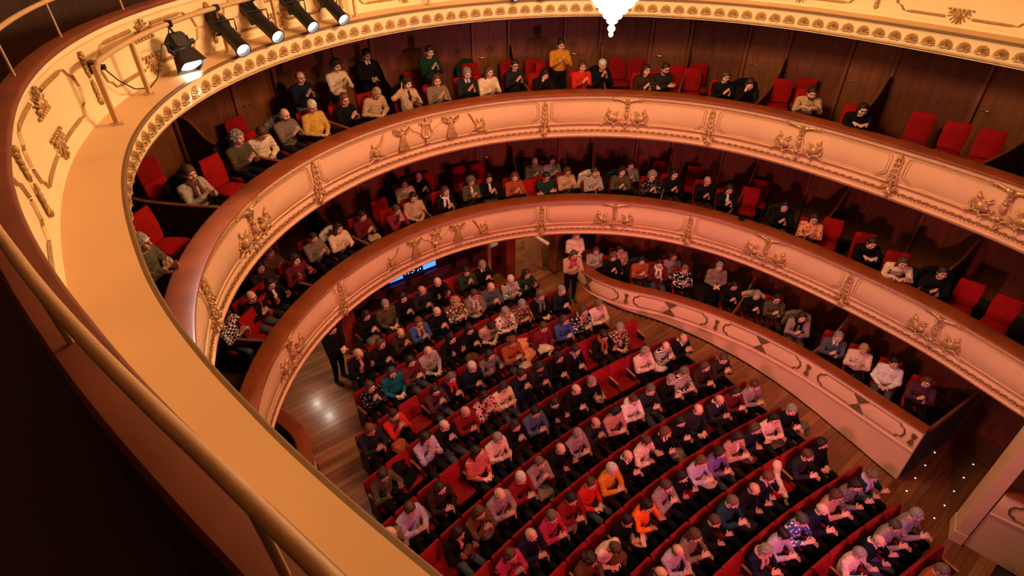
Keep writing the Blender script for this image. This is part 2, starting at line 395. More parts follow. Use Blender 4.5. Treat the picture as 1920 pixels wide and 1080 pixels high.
# acanthus pilaster drop, origin at its top
def leaf_drop():
    pr = stroke([(0, -.05), (0, -.72)], .018, .03, y=.02)
    pr += [E((0, .03, -.06), (.028, .03, .05), k=.01), E((0, .045, -.10), (.022, .025, .03), k=.008)]
    for i, z in enumerate([-.16, -.27, -.38, -.49, -.60]):
        wd = .055+.007*i
        pr += stroke([(0, z+.05), (wd*.6, z+.06), (wd, z+.02), (wd*1.05, z-.015)], .016, .012, y=.025)+stroke([(0, z+.05), (-wd*.6, z+.06), (-wd, z+.02), (-wd*1.05, z-.015)], .016, .012, y=.025)
        pr += [E((s_*wd, .05, z-.005), (.018, .02, .018), k=.006) for s_ in (-1, 1)]
    pr += [E((s_*.10, .04, -.70), (.045, .03, .05), k=.01, R=rotY(s_*.5)) for s_ in (-1, 1)]
    pr += [E((s_*.11, .06, -.66), (.022, .022, .022), k=.006) for s_ in (-1, 1)]
    pr += [E((0, .045, -.78), (.05, .035, .07), k=.012), E((0, .05, -.87), (.03, .03, .05), k=.01)]
    pr += [E((s_*.055, .05, -.80), (.025, .025, .03), k=.006) for s_ in (-1, 1)]
    return sdf_mesh('leaf_drop', pr, .0095, [M['gold']])
# eagle above two griffins on a pair of arches, origin at top centre
def emblem():
    one = []
    # wing of the eagle
    one += stroke([(.03, -.06), (.12, -.03), (.22, .0), (.34, .012)], .035, .008)
    for i in range(5): one += stroke([(.06+.05*i, -.02), (.07+.06*i, -.09+.012*i)], .014, .008, y=.02)
    # griffin: body, neck, head, ear, wing, garland, paw
    one += [E((.28, .03, -.44), (.115, .05, .075), k=.02, R=rotY(-.25)), E((.365, .035, -.37), (.05, .04, .085), k=.02, R=rotY(.3)), E((.36, .045, -.275), (.038, .035, .042), k=.012)]
    one += stroke([(.35, -.27), (.315, -.285)], .02, .01, y=.05)+stroke([(.375, -.25), (.385, -.175)], .016, .005, y=.04)
    one += stroke([(.27, -.40), (.235, -.31), (.17, -.26)], .034, .010, y=.04)+stroke([(.25, -.42), (.20, -.34), (.15, -.31)], .024, .008, y=.04)
    one += blobs([(.42, -.34), (.45, -.42), (.42, -.50), (.33, -.545), (.24, -.53)], .021, y=.035, step=.036)
    one += blobs([(.10, -.44), (.15, -.50), (.21, -.47)], .018, y=.035, step=.034)
    one += stroke([(.36, -.53), (.45, -.58), (.52, -.62)], .028, .016, y=.02)+stroke([(.30, -.52), (.26, -.60)], .024, .02, y=.03)
    one += stroke([(.02, -.64), (.06, -.56), (.14, -.53), (.22, -.57), (.265, -.645)], .014, .014, y=.03)
    one += blobs([(.05, -.22), (.075, -.32), (.10, -.40)], .014, y=.02, step=.04)
    pr = mirror(one)
    pr += [E((0, .045, -.07), (.045, .05, .075), k=.02), E((0, .08, -.02), (.026, .03, .028), k=.01), E((0, .04, -.16), (.05, .03, .04), k=.015)]
    pr += [E((0, .035, -.36), (.045, .035, .10), k=.02), E((0, .05, -.25), (.03, .03, .035), k=.01), E((0, .04, -.53), (.045, .035, .04), k=.015), E((0, .05, -.66), (.02, .025, .045), k=.01)]
    return sdf_mesh('griffin_emblem', pr, .010, [M['gold']])
# winged muse figure
def muse():
    pr = [E((0, .06, .0), (.03, .033, .038), k=.008), C((0, .045, -.05), (0, .055, -.15), .034, .042, k=.015)]
    for i in range(9):
        x = -.10+.025*i; pr += stroke([(x*.25, -.15), (x*.7, -.30), (x*1.25-.02, -.47+.06*abs(x)*4)], .022, .017, y=.05+.02*(i % 2), k=.006)
    for s_ in (-1, 1):
        pr += stroke([(s_*.03, -.06), (s_*.11, -.01), (s_*.20, .035)], .026, .012, y=.03, k=.008)
        for i in range(5): pr += stroke([(s_*(.07+.03*i), -.02+.012*i), (s_*(.085+.035*i), -.17+.028*i)], .017, .009, y=.022, k=.005)
        pr += stroke([(s_*.035, -.07), (s_*.09, -.11), (s_*.15, -.06), (s_*.20, -.05)], .014, .010, y=.07, k=.006)
    return sdf_mesh('muse_relief', pr, .0085, [M['gold']])
def lyre():
    one = stroke([(.045, -.40), (.11, -.36), (.13, -.28), (.10, -.20), (.085, -.12), (.11, -.05), (.145, -.04)], .022, .014, y=.03)
    one += [E((.15, .03, -.06), (.022, .022, .022), k=.008)]
    one += stroke([(.16, -.30), (.24, -.22), (.32, -.20), (.38, -.12)], .014, .009, y=.015)+blobs([(.18, -.34), (.26, -.30), (.33, -.24)], .014, y=.015, step=.05)
    pr = mirror(one)
    for x in (-.05, -.017, .017, .05): pr += stroke([(x, -.36), (x, -.08)], .007, .007, y=.03, k=.004)
    pr += stroke([(-.10, -.10), (.10, -.10)], .014, .014, y=.035)+[E((0, .035, -.0), (.02, .02, .06), k=.01), E((0, .04, -.39), (.075, .04, .045), k=.02), E((0, .04, -.47), (.04, .035, .03), k=.01), E((0, .04, -.52), (.065, .035, .02), k=.01)]
    return sdf_mesh('lyre_relief', pr, .009, [M['gold']])
def griffin_single():
    pr = [E((0, .03, -.1), (.11, .05, .07), k=.02, R=rotY(-.3)), E((.075, .035, -.03), (.045, .04, .08), k=.02, R=rotY(.3)), E((.07, .045, .06), (.036, .033, .04), k=.012)]
    pr += stroke([(.085, .08), (.10, .17)], .016, .005, y=.04)+stroke([(.0, -.06), (-.03, .03), (-.06, .10)], .034, .010, y=.04)+stroke([(-.04, -.08), (-.12, .03), (-.20, .18), (-.25, .24)], .03, .014, y=.03)
    pr += blobs([(.13, .0), (.15, -.09), (.12, -.17), (.03, -.21), (-.06, -.2)], .02, y=.035, step=.036)+stroke([(.06, -.19), (.16, -.24), (.24, -.28)], .028, .014, y=.02)+stroke([(0, -.2), (-.06, -.27)], .022, .016, y=.02)
    pr += stroke([(-.22, -.24), (-.16, -.18), (-.07, -.17), (0, -.22)], .014, .012, y=.02)
    return sdf_mesh('griffin_relief', pr, .010, [M['gold']])
def egg():
    mb = MB(); rows = []
    for i in range(6):
        a = math.pi*i/5; rows.append([(.052*math.cos(a), .004+.010*math.sin(a*1)*0, .045*math.sin(a)-.01), (.058*math.cos(a), .026, .052*math.sin(a)-.01), (.044*math.cos(a), .026, .036*math.sin(a)-.012), (.030*math.cos(a), .008, .024*math.sin(a)-.012)])
    mb.grid(rows)
    mb.add([(.026*math.cos(t)*math.cos(u), .006+.026*math.sin(u), .028*math.sin(t)*math.cos(u)-.012) for u in (0, .8, 1.5) for t in np.linspace(0, 2*math.pi, 9)[:-1]],
           [(i*8+k, i*8+(k+1) % 8, (i+1)*8+(k+1) % 8, (i+1)*8+k) for i in range(2) for k in range(8)])
    mb.box((.073, .012, -.012), (.012, .02, .06))
    return mb.mesh('egg', M['goldpaint'], smooth=50)
LEAF, EMBLEM, MUSE, LYRE, GRIF, EGG = leaf_drop(), emblem(), muse(), lyre(), griffin_single(), egg()
def panel_outline(a, b, top, bot, notch_l, notch_r):
    """gilt frame of one field: returns (s, z) polyline with the swept corner near each pilaster"""
    P_ = []
    P_ += [(a+.10, top), (b-.10, top)] if notch_r else [(a+.10, top), (b, top)]
    if notch_r: P_ += [(b-.05, top-.03), (b-.03, top-.10), (b-.03, bot+.14), (b-.07, bot+.10), (b-.13, bot+.06), (b-.17, bot)]
    else: P_ += [(b, bot)]
    P_ += [(a+.17, bot), (a+.13, bot+.06), (a+.07, bot+.10), (a+.03, bot+.14), (a+.03, top-.10), (a+.05, top-.03), (a+.10, top)]
    return P_
def front_o(zr):
    pr = FRONT[:24]; zs = [p[1] for p in pr][::-1]; os = [p[0] for p in pr][::-1]; return float(np.interp(zr, zs, os))
def resample(P_, ds=.1):
    out = [P_[0]]
    for (a, b), (c, d) in zip(P_[:-1], P_[1:]):
        n = max(1, int(math.ceil(math.hypot(c-a, d-b)/ds)))
        out += [(a+(c-a)*i/n, b+(d-b)*i/n) for i in range(1, n+1)]
    return out
def balcony(name, cap, label, which):
    root = thing('balcony_front', label, 'balcony')
    sweep([(o, cap+z) for o, z in FRONT], S_A, S_B, closed=True).build('plaster_front', M['plaster'], root, smooth=40)
    sweep([(o, cap+z) for o, z in CAPP], S_A, S_B, closed=True).build('cap_rail', M['cap'], root, smooth=50)
    o_ = sweep([(.036, cap-.131), (.018, cap-.136), (.018, cap-.146), (.034, cap-.15)], S_A, S_B).build('upper_moulding', M['gold'], root, smooth=60)
    sweep([(.058, cap-.168), (.050, cap-.172), (.050, cap-.178), (.060, cap-.182)], S_A, S_B).build('upper_fillet', M['goldpaint'], root)
    sweep([(.05, cap-.752), (.038, cap-.757), (.038, cap-.768), (.052, cap-.773)], S_A, S_B).build('lower_moulding', M['goldpaint'], root)
    sweep([(.052, cap-1.048), (.040, cap-1.053), (.040, cap-1.062), (.05, cap-1.067)], S_A, S_B).build('lower_bead', M['gold'], root)
    edges = [S_A]+PIL+[S_B]
    for a, b in zip(edges[:-1], edges[1:]):
        fa, fb = a+.11, b-.11
        if fb-fa < .6: continue
        for k, (i1, rr) in enumerate(((0, .009), (.05, .006))):
            out = resample(panel_outline(fa+i1, fb-i1, -.20-i1*.5, -.715+i1*.35, True, True))
            mb = MB(); mb.tube([PT(s, front_o(z)-.002, cap+z) for s, z in out], rr, 5, caps=False); mb.build('panel_frame', M['goldpaint'], root, smooth=60)
    for s in PIL: link('leaf_pilaster', LEAF, root, mw=at_curve(s, .035, cap-.13))
    for s in EMB: link('griffin_emblem', EMBLEM, root, mw=at_curve(s, .035, cap-.13)@Matrix.Diagonal((1.14, 1.15, 1.04, 1)))
    for s, me, dz, fl_ in ((0, LYRE, -.18, 0), (-.62, MUSE, -.24, 0), (.62, MUSE, -.24, 0), (-1.32, GRIF, -.48, 0), (1.32, GRIF, -.48, 1)):
        m4 = at_curve(s, .03, cap+dz)
        if (s > 0) == False and me is GRIF: pass
        if me is GRIF and s > 0: m4 = m4@Matrix.Scale(-1, 4, (1, 0, 0))
        link({LYRE: 'lyre_relief', MUSE: 'muse_relief', GRIF: 'griffin_relief'}[me], me, root, mw=m4)
    s = S_A+.1
    while s < S_B:
        if min(abs(s-p) for p in PIL) > .12: link('egg_ornament', EGG, root, mw=at_curve(s, .072, cap-.93))
        s += .147
    return root
B3 = balcony('upper', CAP3, 'upper horseshoe balcony front, cream plaster with gilded griffins and red-brown wooden rail', 3)
B2 = balcony('middle', CAP2, 'lower horseshoe balcony front with gilded griffins, directly above the stalls boxes', 2)
# ================================================================== gallery: ledge, shell frieze, parapet, rails
G4 = thing('gallery_front', 'top gallery front, wide cream ledge with gilded shell frieze and panelled wall', 'balcony')
ZL = 7.94; S_G = -16.4
sweep([(.34, 7.55), (.139, 7.55), (.10, 7.555), (.10, 7.575), (.05, 7.59), (.04, 7.62), (.02, 7.63), (.015, 7.88), (-.01, 7.895), (-.045, 7.905), (-.05, 7.93), (-.04, ZL), (.40, ZL+.002), (.40, 7.7), (.34, 7.7)], S_G, S_B, closed=True).build('shell_fascia', M['plaster4'], G4, smooth=40)
sweep([(-.047, 7.907), (-.058, 7.915), (-.056, 7.93), (-.045, ZL+.002), (-.02, ZL+.004)], S_G, S_B).build('ledge_edge_moulding', M['edgeline'], G4)
sweep([(-.02, ZL+.004), (.42, ZL+.006), (.42, ZL-.03), (-.02, ZL-.03)], S_G, S_B, closed=True).build('ledge', M['ledge'], G4)
sweep([(.045, 7.592), (.036, 7.598), (.036, 7.608), (.043, 7.614)], S_G, S_B).build('frieze_bead', M['gold'], G4)
sweep([(.41, ZL+.002), (.41, ZL+.05), (.43, ZL+.07), (.44, ZL+.08), (.46, 8.62), (.44, 8.65), (.42, 8.67), (.42, 8.73), (.52, 8.73), (.52, 7.6), (.41, 7.6)], S_G, S_B, closed=True).build('parapet_wall', M['plaster4'], G4, smooth=40)
sweep([(.385, 8.73), (.37, 8.75), (.375, 8.775), (.39, 8.785), (.53, 8.79), (.545, 8.77), (.545, 8.74), (.53, 8.725)], S_G, S_B, closed=True).build('parapet_cap', M['capshade'], G4, smooth=50)
def shell():
    mb = MB(); rows = []; n = 37
    for i in range(n):
        a = math.pi*i/(n-1); fl_ = -.013*math.cos(a*18)
        R_ = .108-.006*math.cos(a*18)
        rows.append([(R_*f*math.cos(a), .006+(.034+fl_)*math.sin(math.pi*min(1, .12+f*.8)), R_*f*1.02*math.sin(a)) for f in (.12, .35, .6, .85, 1.0)])
    mb.grid(rows)
    mb.add([(.112*math.cos(a), 0, .114*math.sin(a)) for a in np.linspace(0, math.pi, n)]+[r[-1] for r in rows], [(i, i+1, n+i+1, n+i) for i in range(n-1)])
    mb.tube([(-.12, .012, -.012), (-.06, .02, -.02), (0, .026, -.012), (.06, .02, -.02), (.12, .012, -.012)], [.008, .013, .018, .013, .008], 6)
    mb.lathe([(.0, .03), (.018, .03), (.024, .0)], (0, .02, -.004), 8, axis=(0, 1, 0))
    for x in (-.05, .05): mb.tube([(x-.03, .015, -.03), (x, .02, -.04), (x+.03, .015, -.03)], .007, 5)
    return mb.mesh('shell', M['shellgilt'], smooth=60)
SHELL = shell(); s = S_G+.1
while s < S_B: link('shell', SHELL, G4, mw=at_curve(s, .018, 7.715)); s += .2755
# gilt cartouches, drops and frames on the gallery wall
def cartouche():
    pr = [E((0, .03, .0), (.03, .03, .04), k=.01), E((0, .03, .075), (.022, .024, .03), k=.008)]
    for i, a in enumerate(np.linspace(-1.45, 1.45, 9)):
        for r0, r1, th in ((.03, .10+.05*math.cos(a*1.0), .013), (.02, .06, .015)):
            d = (math.sin(a), math.cos(a)); w_ = 1.0 if abs(a) < .9 else 1.25
            pr += stroke([(d[0]*r0, d[1]*r0-.03), (d[0]*r1*w_, d[1]*r1*.95-.03)], th, th*.55, y=.014+.012*(i % 2), k=.006)
            pr += [E((d[0]*r1*w_, .026, d[1]*r1*.95-.03), (.013, .012, .013), k=.004)]
    for x in (-.15, -.09, -.03, .03, .09, .15): pr += [E((x, .02, -.065), (.024, .016, .016), k=.005), E((x*.7, .028, -.035), (.018, .016, .016), k=.005)]
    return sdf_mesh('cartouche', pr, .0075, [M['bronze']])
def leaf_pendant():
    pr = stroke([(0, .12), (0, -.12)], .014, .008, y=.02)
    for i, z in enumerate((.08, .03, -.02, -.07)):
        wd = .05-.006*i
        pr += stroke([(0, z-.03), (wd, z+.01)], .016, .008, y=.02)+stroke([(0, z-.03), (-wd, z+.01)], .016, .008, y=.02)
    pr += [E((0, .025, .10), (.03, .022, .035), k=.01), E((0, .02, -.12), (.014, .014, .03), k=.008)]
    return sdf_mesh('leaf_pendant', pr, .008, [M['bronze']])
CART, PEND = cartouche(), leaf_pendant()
def gwall_o(z): return float(np.interp(z, [ZL+.08, 8.62], [.44, .46]))
k0 = -5
for k in range(-6, 7):
    sc_ = 2.65*k
    if sc_ < S_G or sc_ > S_B-.3: continue
    for z_, fl_ in ((8.50, 1), (8.14, -1)):
        link('cartouche', CART, G4, mw=at_curve(sc_, gwall_o(z_), z_)@Matrix.Diagonal((1.2, 1, 1.25*fl_, 1)))
    for sd in (-1.325,):
        for z_, f_ in ((8.48, 1), (8.18, -1)):
            link('leaf_pendant', PEND, G4, mw=at_curve(sc_+sd, gwall_o(z_), z_)@Matrix.Diagonal((1, 1, f_, 1)))
    for sg in (-1, 1):
        for zt, zm in ((8.56, 8.34), (8.09, 8.32)):
            pl = [(sc_+sg*.2, zt), (sc_+sg*.86, zt), (sc_+sg*.93, zt+(zm-zt)*.35), (sc_+sg*1.0, zt+(zm-zt)*.45), (sc_+sg*1.04, zm)]
            mb = MB(); pl = resample(pl, .12)
            mb.grid([[PT(s_, gwall_o(z_)-.003, z_+dz) if abs(pl[min(i+1, len(pl)-1)][1]-pl[max(i-1, 0)][1]) < .02 else PT(s_+dz, gwall_o(z_)-.003, z_) for dz in (-.024, .024)]+[PT(s_, gwall_o(z_)-.022, z_)] for i, (s_, z_) in enumerate(pl)], closed=True)
            mb.build('panel_frame', M['bronze'], G4)
sweep([(.521, 7.72), (.545, 7.72), (.545, 8.722), (.521, 8.722)], S_G, S_B, closed=True).build('parapet_back', M['partdark'], G4)  # dark sheet over the plaster back, painting the shade inside the gallery
# hand rail of the gallery
HR = thing('handrail', 'painted tubular handrail on posts above the gallery parapet', 'handrail')
mb = MB(); mb.tube([PT(s, .478, 9.12) for s in np.linspace(S_G, S_B, 180)], .021, 10); mb.build('rail', M['brass'], HR, smooth=60)
s = S_G+.3
while s < S_B:
    mb = MB(); mb.tube([PT(s, .47, 8.791), PT(s, .478, 9.10)], .012, 8); mb.build('post', M['brass'], HR, smooth=60); s += 1.33
# gallery floor and back wall, tier floors, ceilings and walls
def struct(name, mb, m, smooth=None): return tag(mb.build(name, m, None, smooth), kind='structure')
struct('floor_gallery', sweep([(.525, 7.72), (3.4, 7.72), (3.4, 7.57), (.525, 7.57)], S_G, S_B, closed=True), M['partdark'])  # floor coloured near black for the shadow behind the parapet
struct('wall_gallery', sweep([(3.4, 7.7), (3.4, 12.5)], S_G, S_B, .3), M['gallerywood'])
mb = MB(); mb.add([(0, 4, 12.6)]+[PT(s, 3.5, 12.4) for s in np.linspace(S_G, S_B, 60)]+[(-3, 18, 12.4), (3, 18, 12.4)], [(0, i, i+1) for i in range(1, 62)]+[(0, 62, 1)])
struct('ceiling', mb, M['plaster'])
for t, cap in ((3, CAP3), (2, CAP2)):
    f = FL[t]; b = cap-1.10
    struct('floor_upper_boxes' if t == 3 else 'floor_middle_boxes', sweep([(.19, f), (2.7, f), (2.7, b), (.19, b)], S_A, S_B, closed=True), M['carpet'])
    struct('ceiling_middle_boxes' if t == 3 else 'ceiling_stalls_boxes', sweep([(.10, b-.012), (2.7, b-.012)], S_A, S_B), M['soffit'])
struct('ceiling_upper_boxes', sweep([(.15, 7.545), (3.4, 7.545)], S_A, S_B), M['soffit'])
DOORS = [(-7.5, -6.8), (-5.8, -5.1), (-4.1, -3.4), (-2.38, -1.65), (-.56, .11), (1.97, 2.65), (3.71, 4.37), (5.29, 5.97), (6.93, 7.6), (8.61, 9.38), (10.87, 11.85)]
WO = 2.6
def vpanel(a, b, z0, z1, o, th=.03):
    n = max(2, int((b-a)/.25)+1); mb = MB()
    mb.grid([[PT(s, o_, z_) for o_, z_ in ((o, z0), (o, z1), (o+th, z1), (o+th, z0))] for s in np.linspace(a, b, n)], closed=True)
    for s in (a, b): mb.add([PT(s, o, z0), PT(s, o, z1), PT(s, o+th, z1), PT(s, o+th, z0)], [(0, 1, 2, 3)])
    return mb
for t in (3, 2):
    f = FL[t]; zt = 7.54 if t == 3 else CAP3-1.115
    root = tag(link('wall_upper_boxes' if t == 3 else 'wall_middle_boxes', None), 'dark wooden back wall of the boxes', None, kind='structure')
    vpanel(S_A, S_B, f, zt, WO+.07, .05).build('backing', M['wallwood'], root)
    ed = [S_A]
    for a, b in DOORS: ed += [a, b]
    ed += [S_B]
    for i, (a, b) in enumerate(zip(ed[:-1], ed[1:])):
        isdoor = i % 2 == 1
        p = vpanel(a+.04, b-.04, f, zt-(.12 if isdoor else 0), WO+(.03 if isdoor else .0), .03).build('door_leaf' if isdoor else 'wall_panel', M['doorwood'] if isdoor else M['wallwood'], root)
        if isdoor:
            mb = MB(); c = a+.11; zh = f+1.04
            mb.tube([PT(c, WO+.03, zh), PT(c, WO-.02, zh), PT(c+.02, WO-.03, zh), PT(c+.12, WO-.03, zh+.004)], .010, 8)
            mb.lathe([(.024, 0), (.024, .008), (0, .009)], PT(c, WO+.03, zh), 10, axis=(*(-NRM(c)), 0))
            mb.build('door_handle', M['chrome'], p, smooth=50)
        if i > 0:
            mb = MB(); q = PT(a, WO+.0, 0); n_ = NRM(a); t_ = TAN(a)
            R_ = np.array([[t_[0], n_[0], 0], [t_[1], n_[1], 0], [0, 0, 1]])
            mb.box((q[0], q[1], (f+zt)/2), (.085, .10, zt-f), R_, .012); mb.build('post', M['postwood'], root)
    # curved partitions between boxes
    for k, (a, b) in enumerate(DOORS):
        mb = MB(); s = b+.02; prof = [(2.55, 1.30), (2.42, 1.33), (2.28, 1.28), (2.14, 1.14), (2.0, .98), (1.8, .88), (1.5, .82), (1.1, .79), (.7, .775), (.345, .77)]
        top = [(o, f+z) for o, z in prof]
        n_ = NRM(s); t_ = TAN(s)*.022
        V = []
        for sg in (-1, 1):
            for o, z in top:
                p = PT(s, o, z); V.append((p[0]+sg*t_[0], p[1]+sg*t_[1], z))
            for o, z in top:
                p = PT(s, o, z); V.append((p[0]+sg*t_[0], p[1]+sg*t_[1], f+.002))
        n = len(top)
        F0 = [(i, i+1, n+i+1, n+i) for i in range(n-1)]; F1 = [tuple(2*n+j for j in q) for q in F0]
        mb.cur = 0; mb.add(V, F0+F1+[(0, n, 3*n, 2*n), (n-1, 2*n-1, 4*n-1, 3*n-1)])
        mb.build('box_partition', M['partdark'], root)  # side faces carry the painted shade, the rail above keeps the lit wood
        mb = MB(); mb.tube([PT(s, o, z) for o, z in top], .026, 6); mb.build('partition_rail', M['partwood'], root, smooth=60)
# ================================================================== stalls box fronts
def cframe(Cv, L_, t, o, z):
    p = np.array([np.interp(t, L_, Cv[:, 0]), np.interp(t, L_, Cv[:, 1])]); q = np.array([np.interp(t+.02, L_, Cv[:, 0]), np.interp(t+.02, L_, Cv[:, 1])]); r = np.array([np.interp(t-.02, L_, Cv[:, 0]), np.interp(t-.02, L_, Cv[:, 1])])
    d = (q-r)/np.linalg.norm(q-r); n = np.array([d[1], -d[0]])
    if n@(np.array([0, 5])-p) > 0: n = -n
    return p+n*o, d, n
def csweep(Cv, L_, prof, t0, t1, closed=True, zf=None):
    mb = MB(); rows = []
    for t in np.linspace(t0, t1, max(2, int((t1-t0)/.12)+1)):
        row = []
        for o, z in prof:
            p, d, n = cframe(Cv, L_, t, o, z); row.append((p[0], p[1], floor_z(max(p[1], -2.6))+.001 if z is None else z))
        rows.append(row)
    mb.grid(rows, closed)
    n = len(prof)
    if closed: mb.add(rows[0], [tuple(range(n))]); mb.add(rows[-1], [tuple(range(n))])
    return mb
def hourglass():
    pr = [E((0, .02, 0), (.014, .016, .018), k=.006)]
    for zs in (1, -1):
        for z, xs in ((.165, (-.11, -.075, -.04, 0, .04, .075, .11)), (.125, (-.075, -.035, 0, .035, .075)), (.085, (-.045, 0, .045)), (.05, (-.018, .018))):
            for i, x in enumerate(xs): pr += [E((x, .016, zs*z), (.022, .014+.006*(i % 2), .019), k=.004)]
        for sg in (-1, 1): pr += stroke([(0, zs*.03), (sg*.06, zs*.11), (sg*.12, zs*.185)], .011, .009, y=.015, k=.004)
        pr += stroke([(-.12, zs*.185), (.12, zs*.185)], .010, .010, y=.012, k=.004)
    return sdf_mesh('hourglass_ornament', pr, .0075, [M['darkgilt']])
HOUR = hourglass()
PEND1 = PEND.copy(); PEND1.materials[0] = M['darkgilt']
def box_front(Cv, L_, cents, drops, label, tend):
    root = thing('box_parapet', label, 'box front')
    csweep(Cv, L_, [(.0, .855), (.0, .80), (.012, .79), (.0, .775), (.0, .29), (-.015, .28), (-.02, .25), (.01, .235), (.03, .22), (.03, None), (.12, None), (.12, .855)], 0, tend).build('plaster_front', M['plaster'], root, smooth=40)
    csweep(Cv, L_, [(-.03, .86), (-.042, .875), (-.035, .895), (-.01, .90), (.22, .902), (.245, .89), (.24, .86), (.1, .857)], 0, tend).build('cap_rail', M['cap'], root, smooth=50)
    csweep(Cv, L_, [(.02, None), (.03, -.0)], 0, tend, closed=False) if False else None
    for c in cents:
        p, d, n = cframe(Cv, L_, c, -.001, .53)
        if c+.1 < tend: link('hourglass_ornament', HOUR, root, mw=frame((p[0], p[1], .555), (d[0], d[1], 0), (-n[0], -n[1], 0), (0, 0, 1))@Matrix.Diagonal((1.35, 1, 1.08, 1)))
        for sg in (-1, 1):
            for zt, zm in ((.745, .555), (.365, .555)):
                pl = [(c+sg*.2, zt), (c+sg*.86, zt)]
                mb = MB(); mb.tube([(*cframe(Cv, L_, max(t, .02), -.004, 0)[0], z) for t, z in resample(pl, .12)], .010, 5)
                mb.build('panel_frame', M['darkgilt'], root)
                pl = [(c+sg*.86, zt), (c+sg*.90, zt+(zm-zt)*.3), (c+sg*.97, zt+(zm-zt)*.4), (c+sg*1.01, zm)]
                mb = MB(); mb.tube([(*cframe(Cv, L_, max(t, .02), -.004, 0)[0], z) for t, z in pl], .022, 5)
                if c+sg*1.0 > 0: mb.build('panel_corner', M['darkgilt'], root)
    for c in drops:
        p, d, n = cframe(Cv, L_, c, -.001, .53)
        for z_, f_ in ((.64, 1), (.47, -1)):
            link('leaf_pendant', PEND1, root, mw=frame((p[0], p[1], z_), (d[0], d[1], 0), (-n[0], -n[1], 0), (0, 0, 1))@Matrix.Diagonal((1.25, 1, .62*f_, 1)))
    return root
dt = .63
box_front(C1R, L1R, [.41+dt, 2.85+dt, 5.3+dt, 7.77+dt], [1.65+dt, 4.11+dt, 6.5+dt, 8.95+dt], 'front of the stalls boxes, curving wall with gilt outlined panels beside the seats', L1R[-1])
box_front(C1L, L1L, [1.05+1.2, 5.9, 8.3], [1.05, 3.45], 'short curved end of stalls box front near the standing usher', L1L[-1])
# side box beyond the doorway and its pilaster
pil = MB(); ang = math.atan2(.2, -.06)
def orient(a, b): d = np.array(b)-np.array(a); d = d/np.linalg.norm(d); return d
a, b = np.array([-4.87, 8.88]), np.array([-4.94, 9.10]); d = orient(a, b); n = np.array([-d[1], d[0]])
n = n if n[0] < 0 else -n
for w0, z0, z1 in ((0, floor_z(9)-.02, -.55), (.015, -.55, 4.6)):
    V = []
    for z in (z0, z1):
        for p in (a+d*w0+n*w0, b-d*w0*0+n*w0, b+n*.5, a+d*w0+n*.5): V.append((p[0], p[1], z))
    pil.add(V, [(0, 1, 2, 3), (4, 7, 6, 5), (0, 4, 5, 1), (1, 5, 6, 2), (2, 6, 7, 3), (3, 7, 4, 0)])
tag(pil.build('pilaster', M['plaster']), 'plain tall plaster pilaster at the stage end of doorway', 'pilaster')
SB = np.array([(-4.97, 9.12), (-5.2, 10.1), (-5.5, 11.4)]); CSB, LSB = smooth_poly(SB, 60)
box_front(CSB, LSB, [1.2], [], 'stage-side box front behind the tall plaster pilaster', LSB[-1])
# ================================================================== ground floor walls
struct('wall_stalls_boxes', sweep([(1.75, -1.1), (1.75, 2.05)], 4.6, S_B, .3), M['wallwood'])
struct('wall_stalls_boxes_far', sweep([(1.75, -1.1), (1.75, 2.05)], S_A, -6.2, .3), M['wallwood'])
mb = csweep(C1R, L1R, [(.12, .10), (2.6, .10)], .3, L1R[-1], closed=False); struct('floor_stalls_boxes', mb, M['carpet'])
mb = csweep(C1L, L1L, [(.12, .10), (2.6, .10)], .3, L1L[-1], closed=False); struct('floor_stalls_boxes_far', mb, M['carpet'])
for px_, py_ in ((1532, 655), (1385, 575)):
    q = on_plane(px_, py_, .88); ii = int(((C1R-q[:2])**2).sum(1).argmin()); p_, d_, n_ = cframe(C1R, L1R, L1R[ii], 0, 0)
    mb = MB(); top = [(1.9, 1.25), (1.6, 1.2), (1.35, 1.0), (1.0, .86), (.5, .8), (.245, .79)]; V = []
    for sg in (-1, 1):
        for zz in (0, 1):
            for o, z in top: v = p_+n_*o+d_*sg*.02; V.append((v[0], v[1], .10+(z if zz else .0)))
    n = len(top); F0 = [(i, i+1, n+i+1, n+i) for i in range(n-1)]
    mb.add(V, F0+[tuple(2*n+j for j in f) for f in F0]+[(n+i, n+i+1, 3*n+i+1, 3*n+i) for i in range(n-1)]+[(0, n, 3*n, 2*n), (n-1, 2*n-1, 4*n-1, 3*n-1)])
    tag(mb.build('box_partition', M['partwood']), 'curved wooden partition between stalls boxes, %s' % ('nearer the stage' if px_ > 1500 else 'nearer the entrance'), 'partition')
# end wall of the boxes at the side doorway
p0, d0, n0 = cframe(C1R, L1R, L1R[-1]-.01, 0, 0)
mb = MB(); q0 = p0+n0*.24; q1 = p0+n0*2.9
mb.add([(*q0, -.85), (*q1, -.85), (*q1, .78), (*q0, .78), (q0[0], q0[1]+.05, -.85), (q1[0], q1[1]+.05, -.85), (q1[0], q1[1]+.05, .78), (q0[0], q0[1]+.05, .78)], [(0, 1, 2, 3), (4, 7, 6, 5), (3, 2, 6, 7), (0, 3, 7, 4), (1, 5, 6, 2)])
struct('wall_doorway', mb, M['partdark'])
mb = MB(); mb.tube([(*q0, .79), (*q1, .79)], .035, 6); struct('trim_1', mb, M['partwood'])
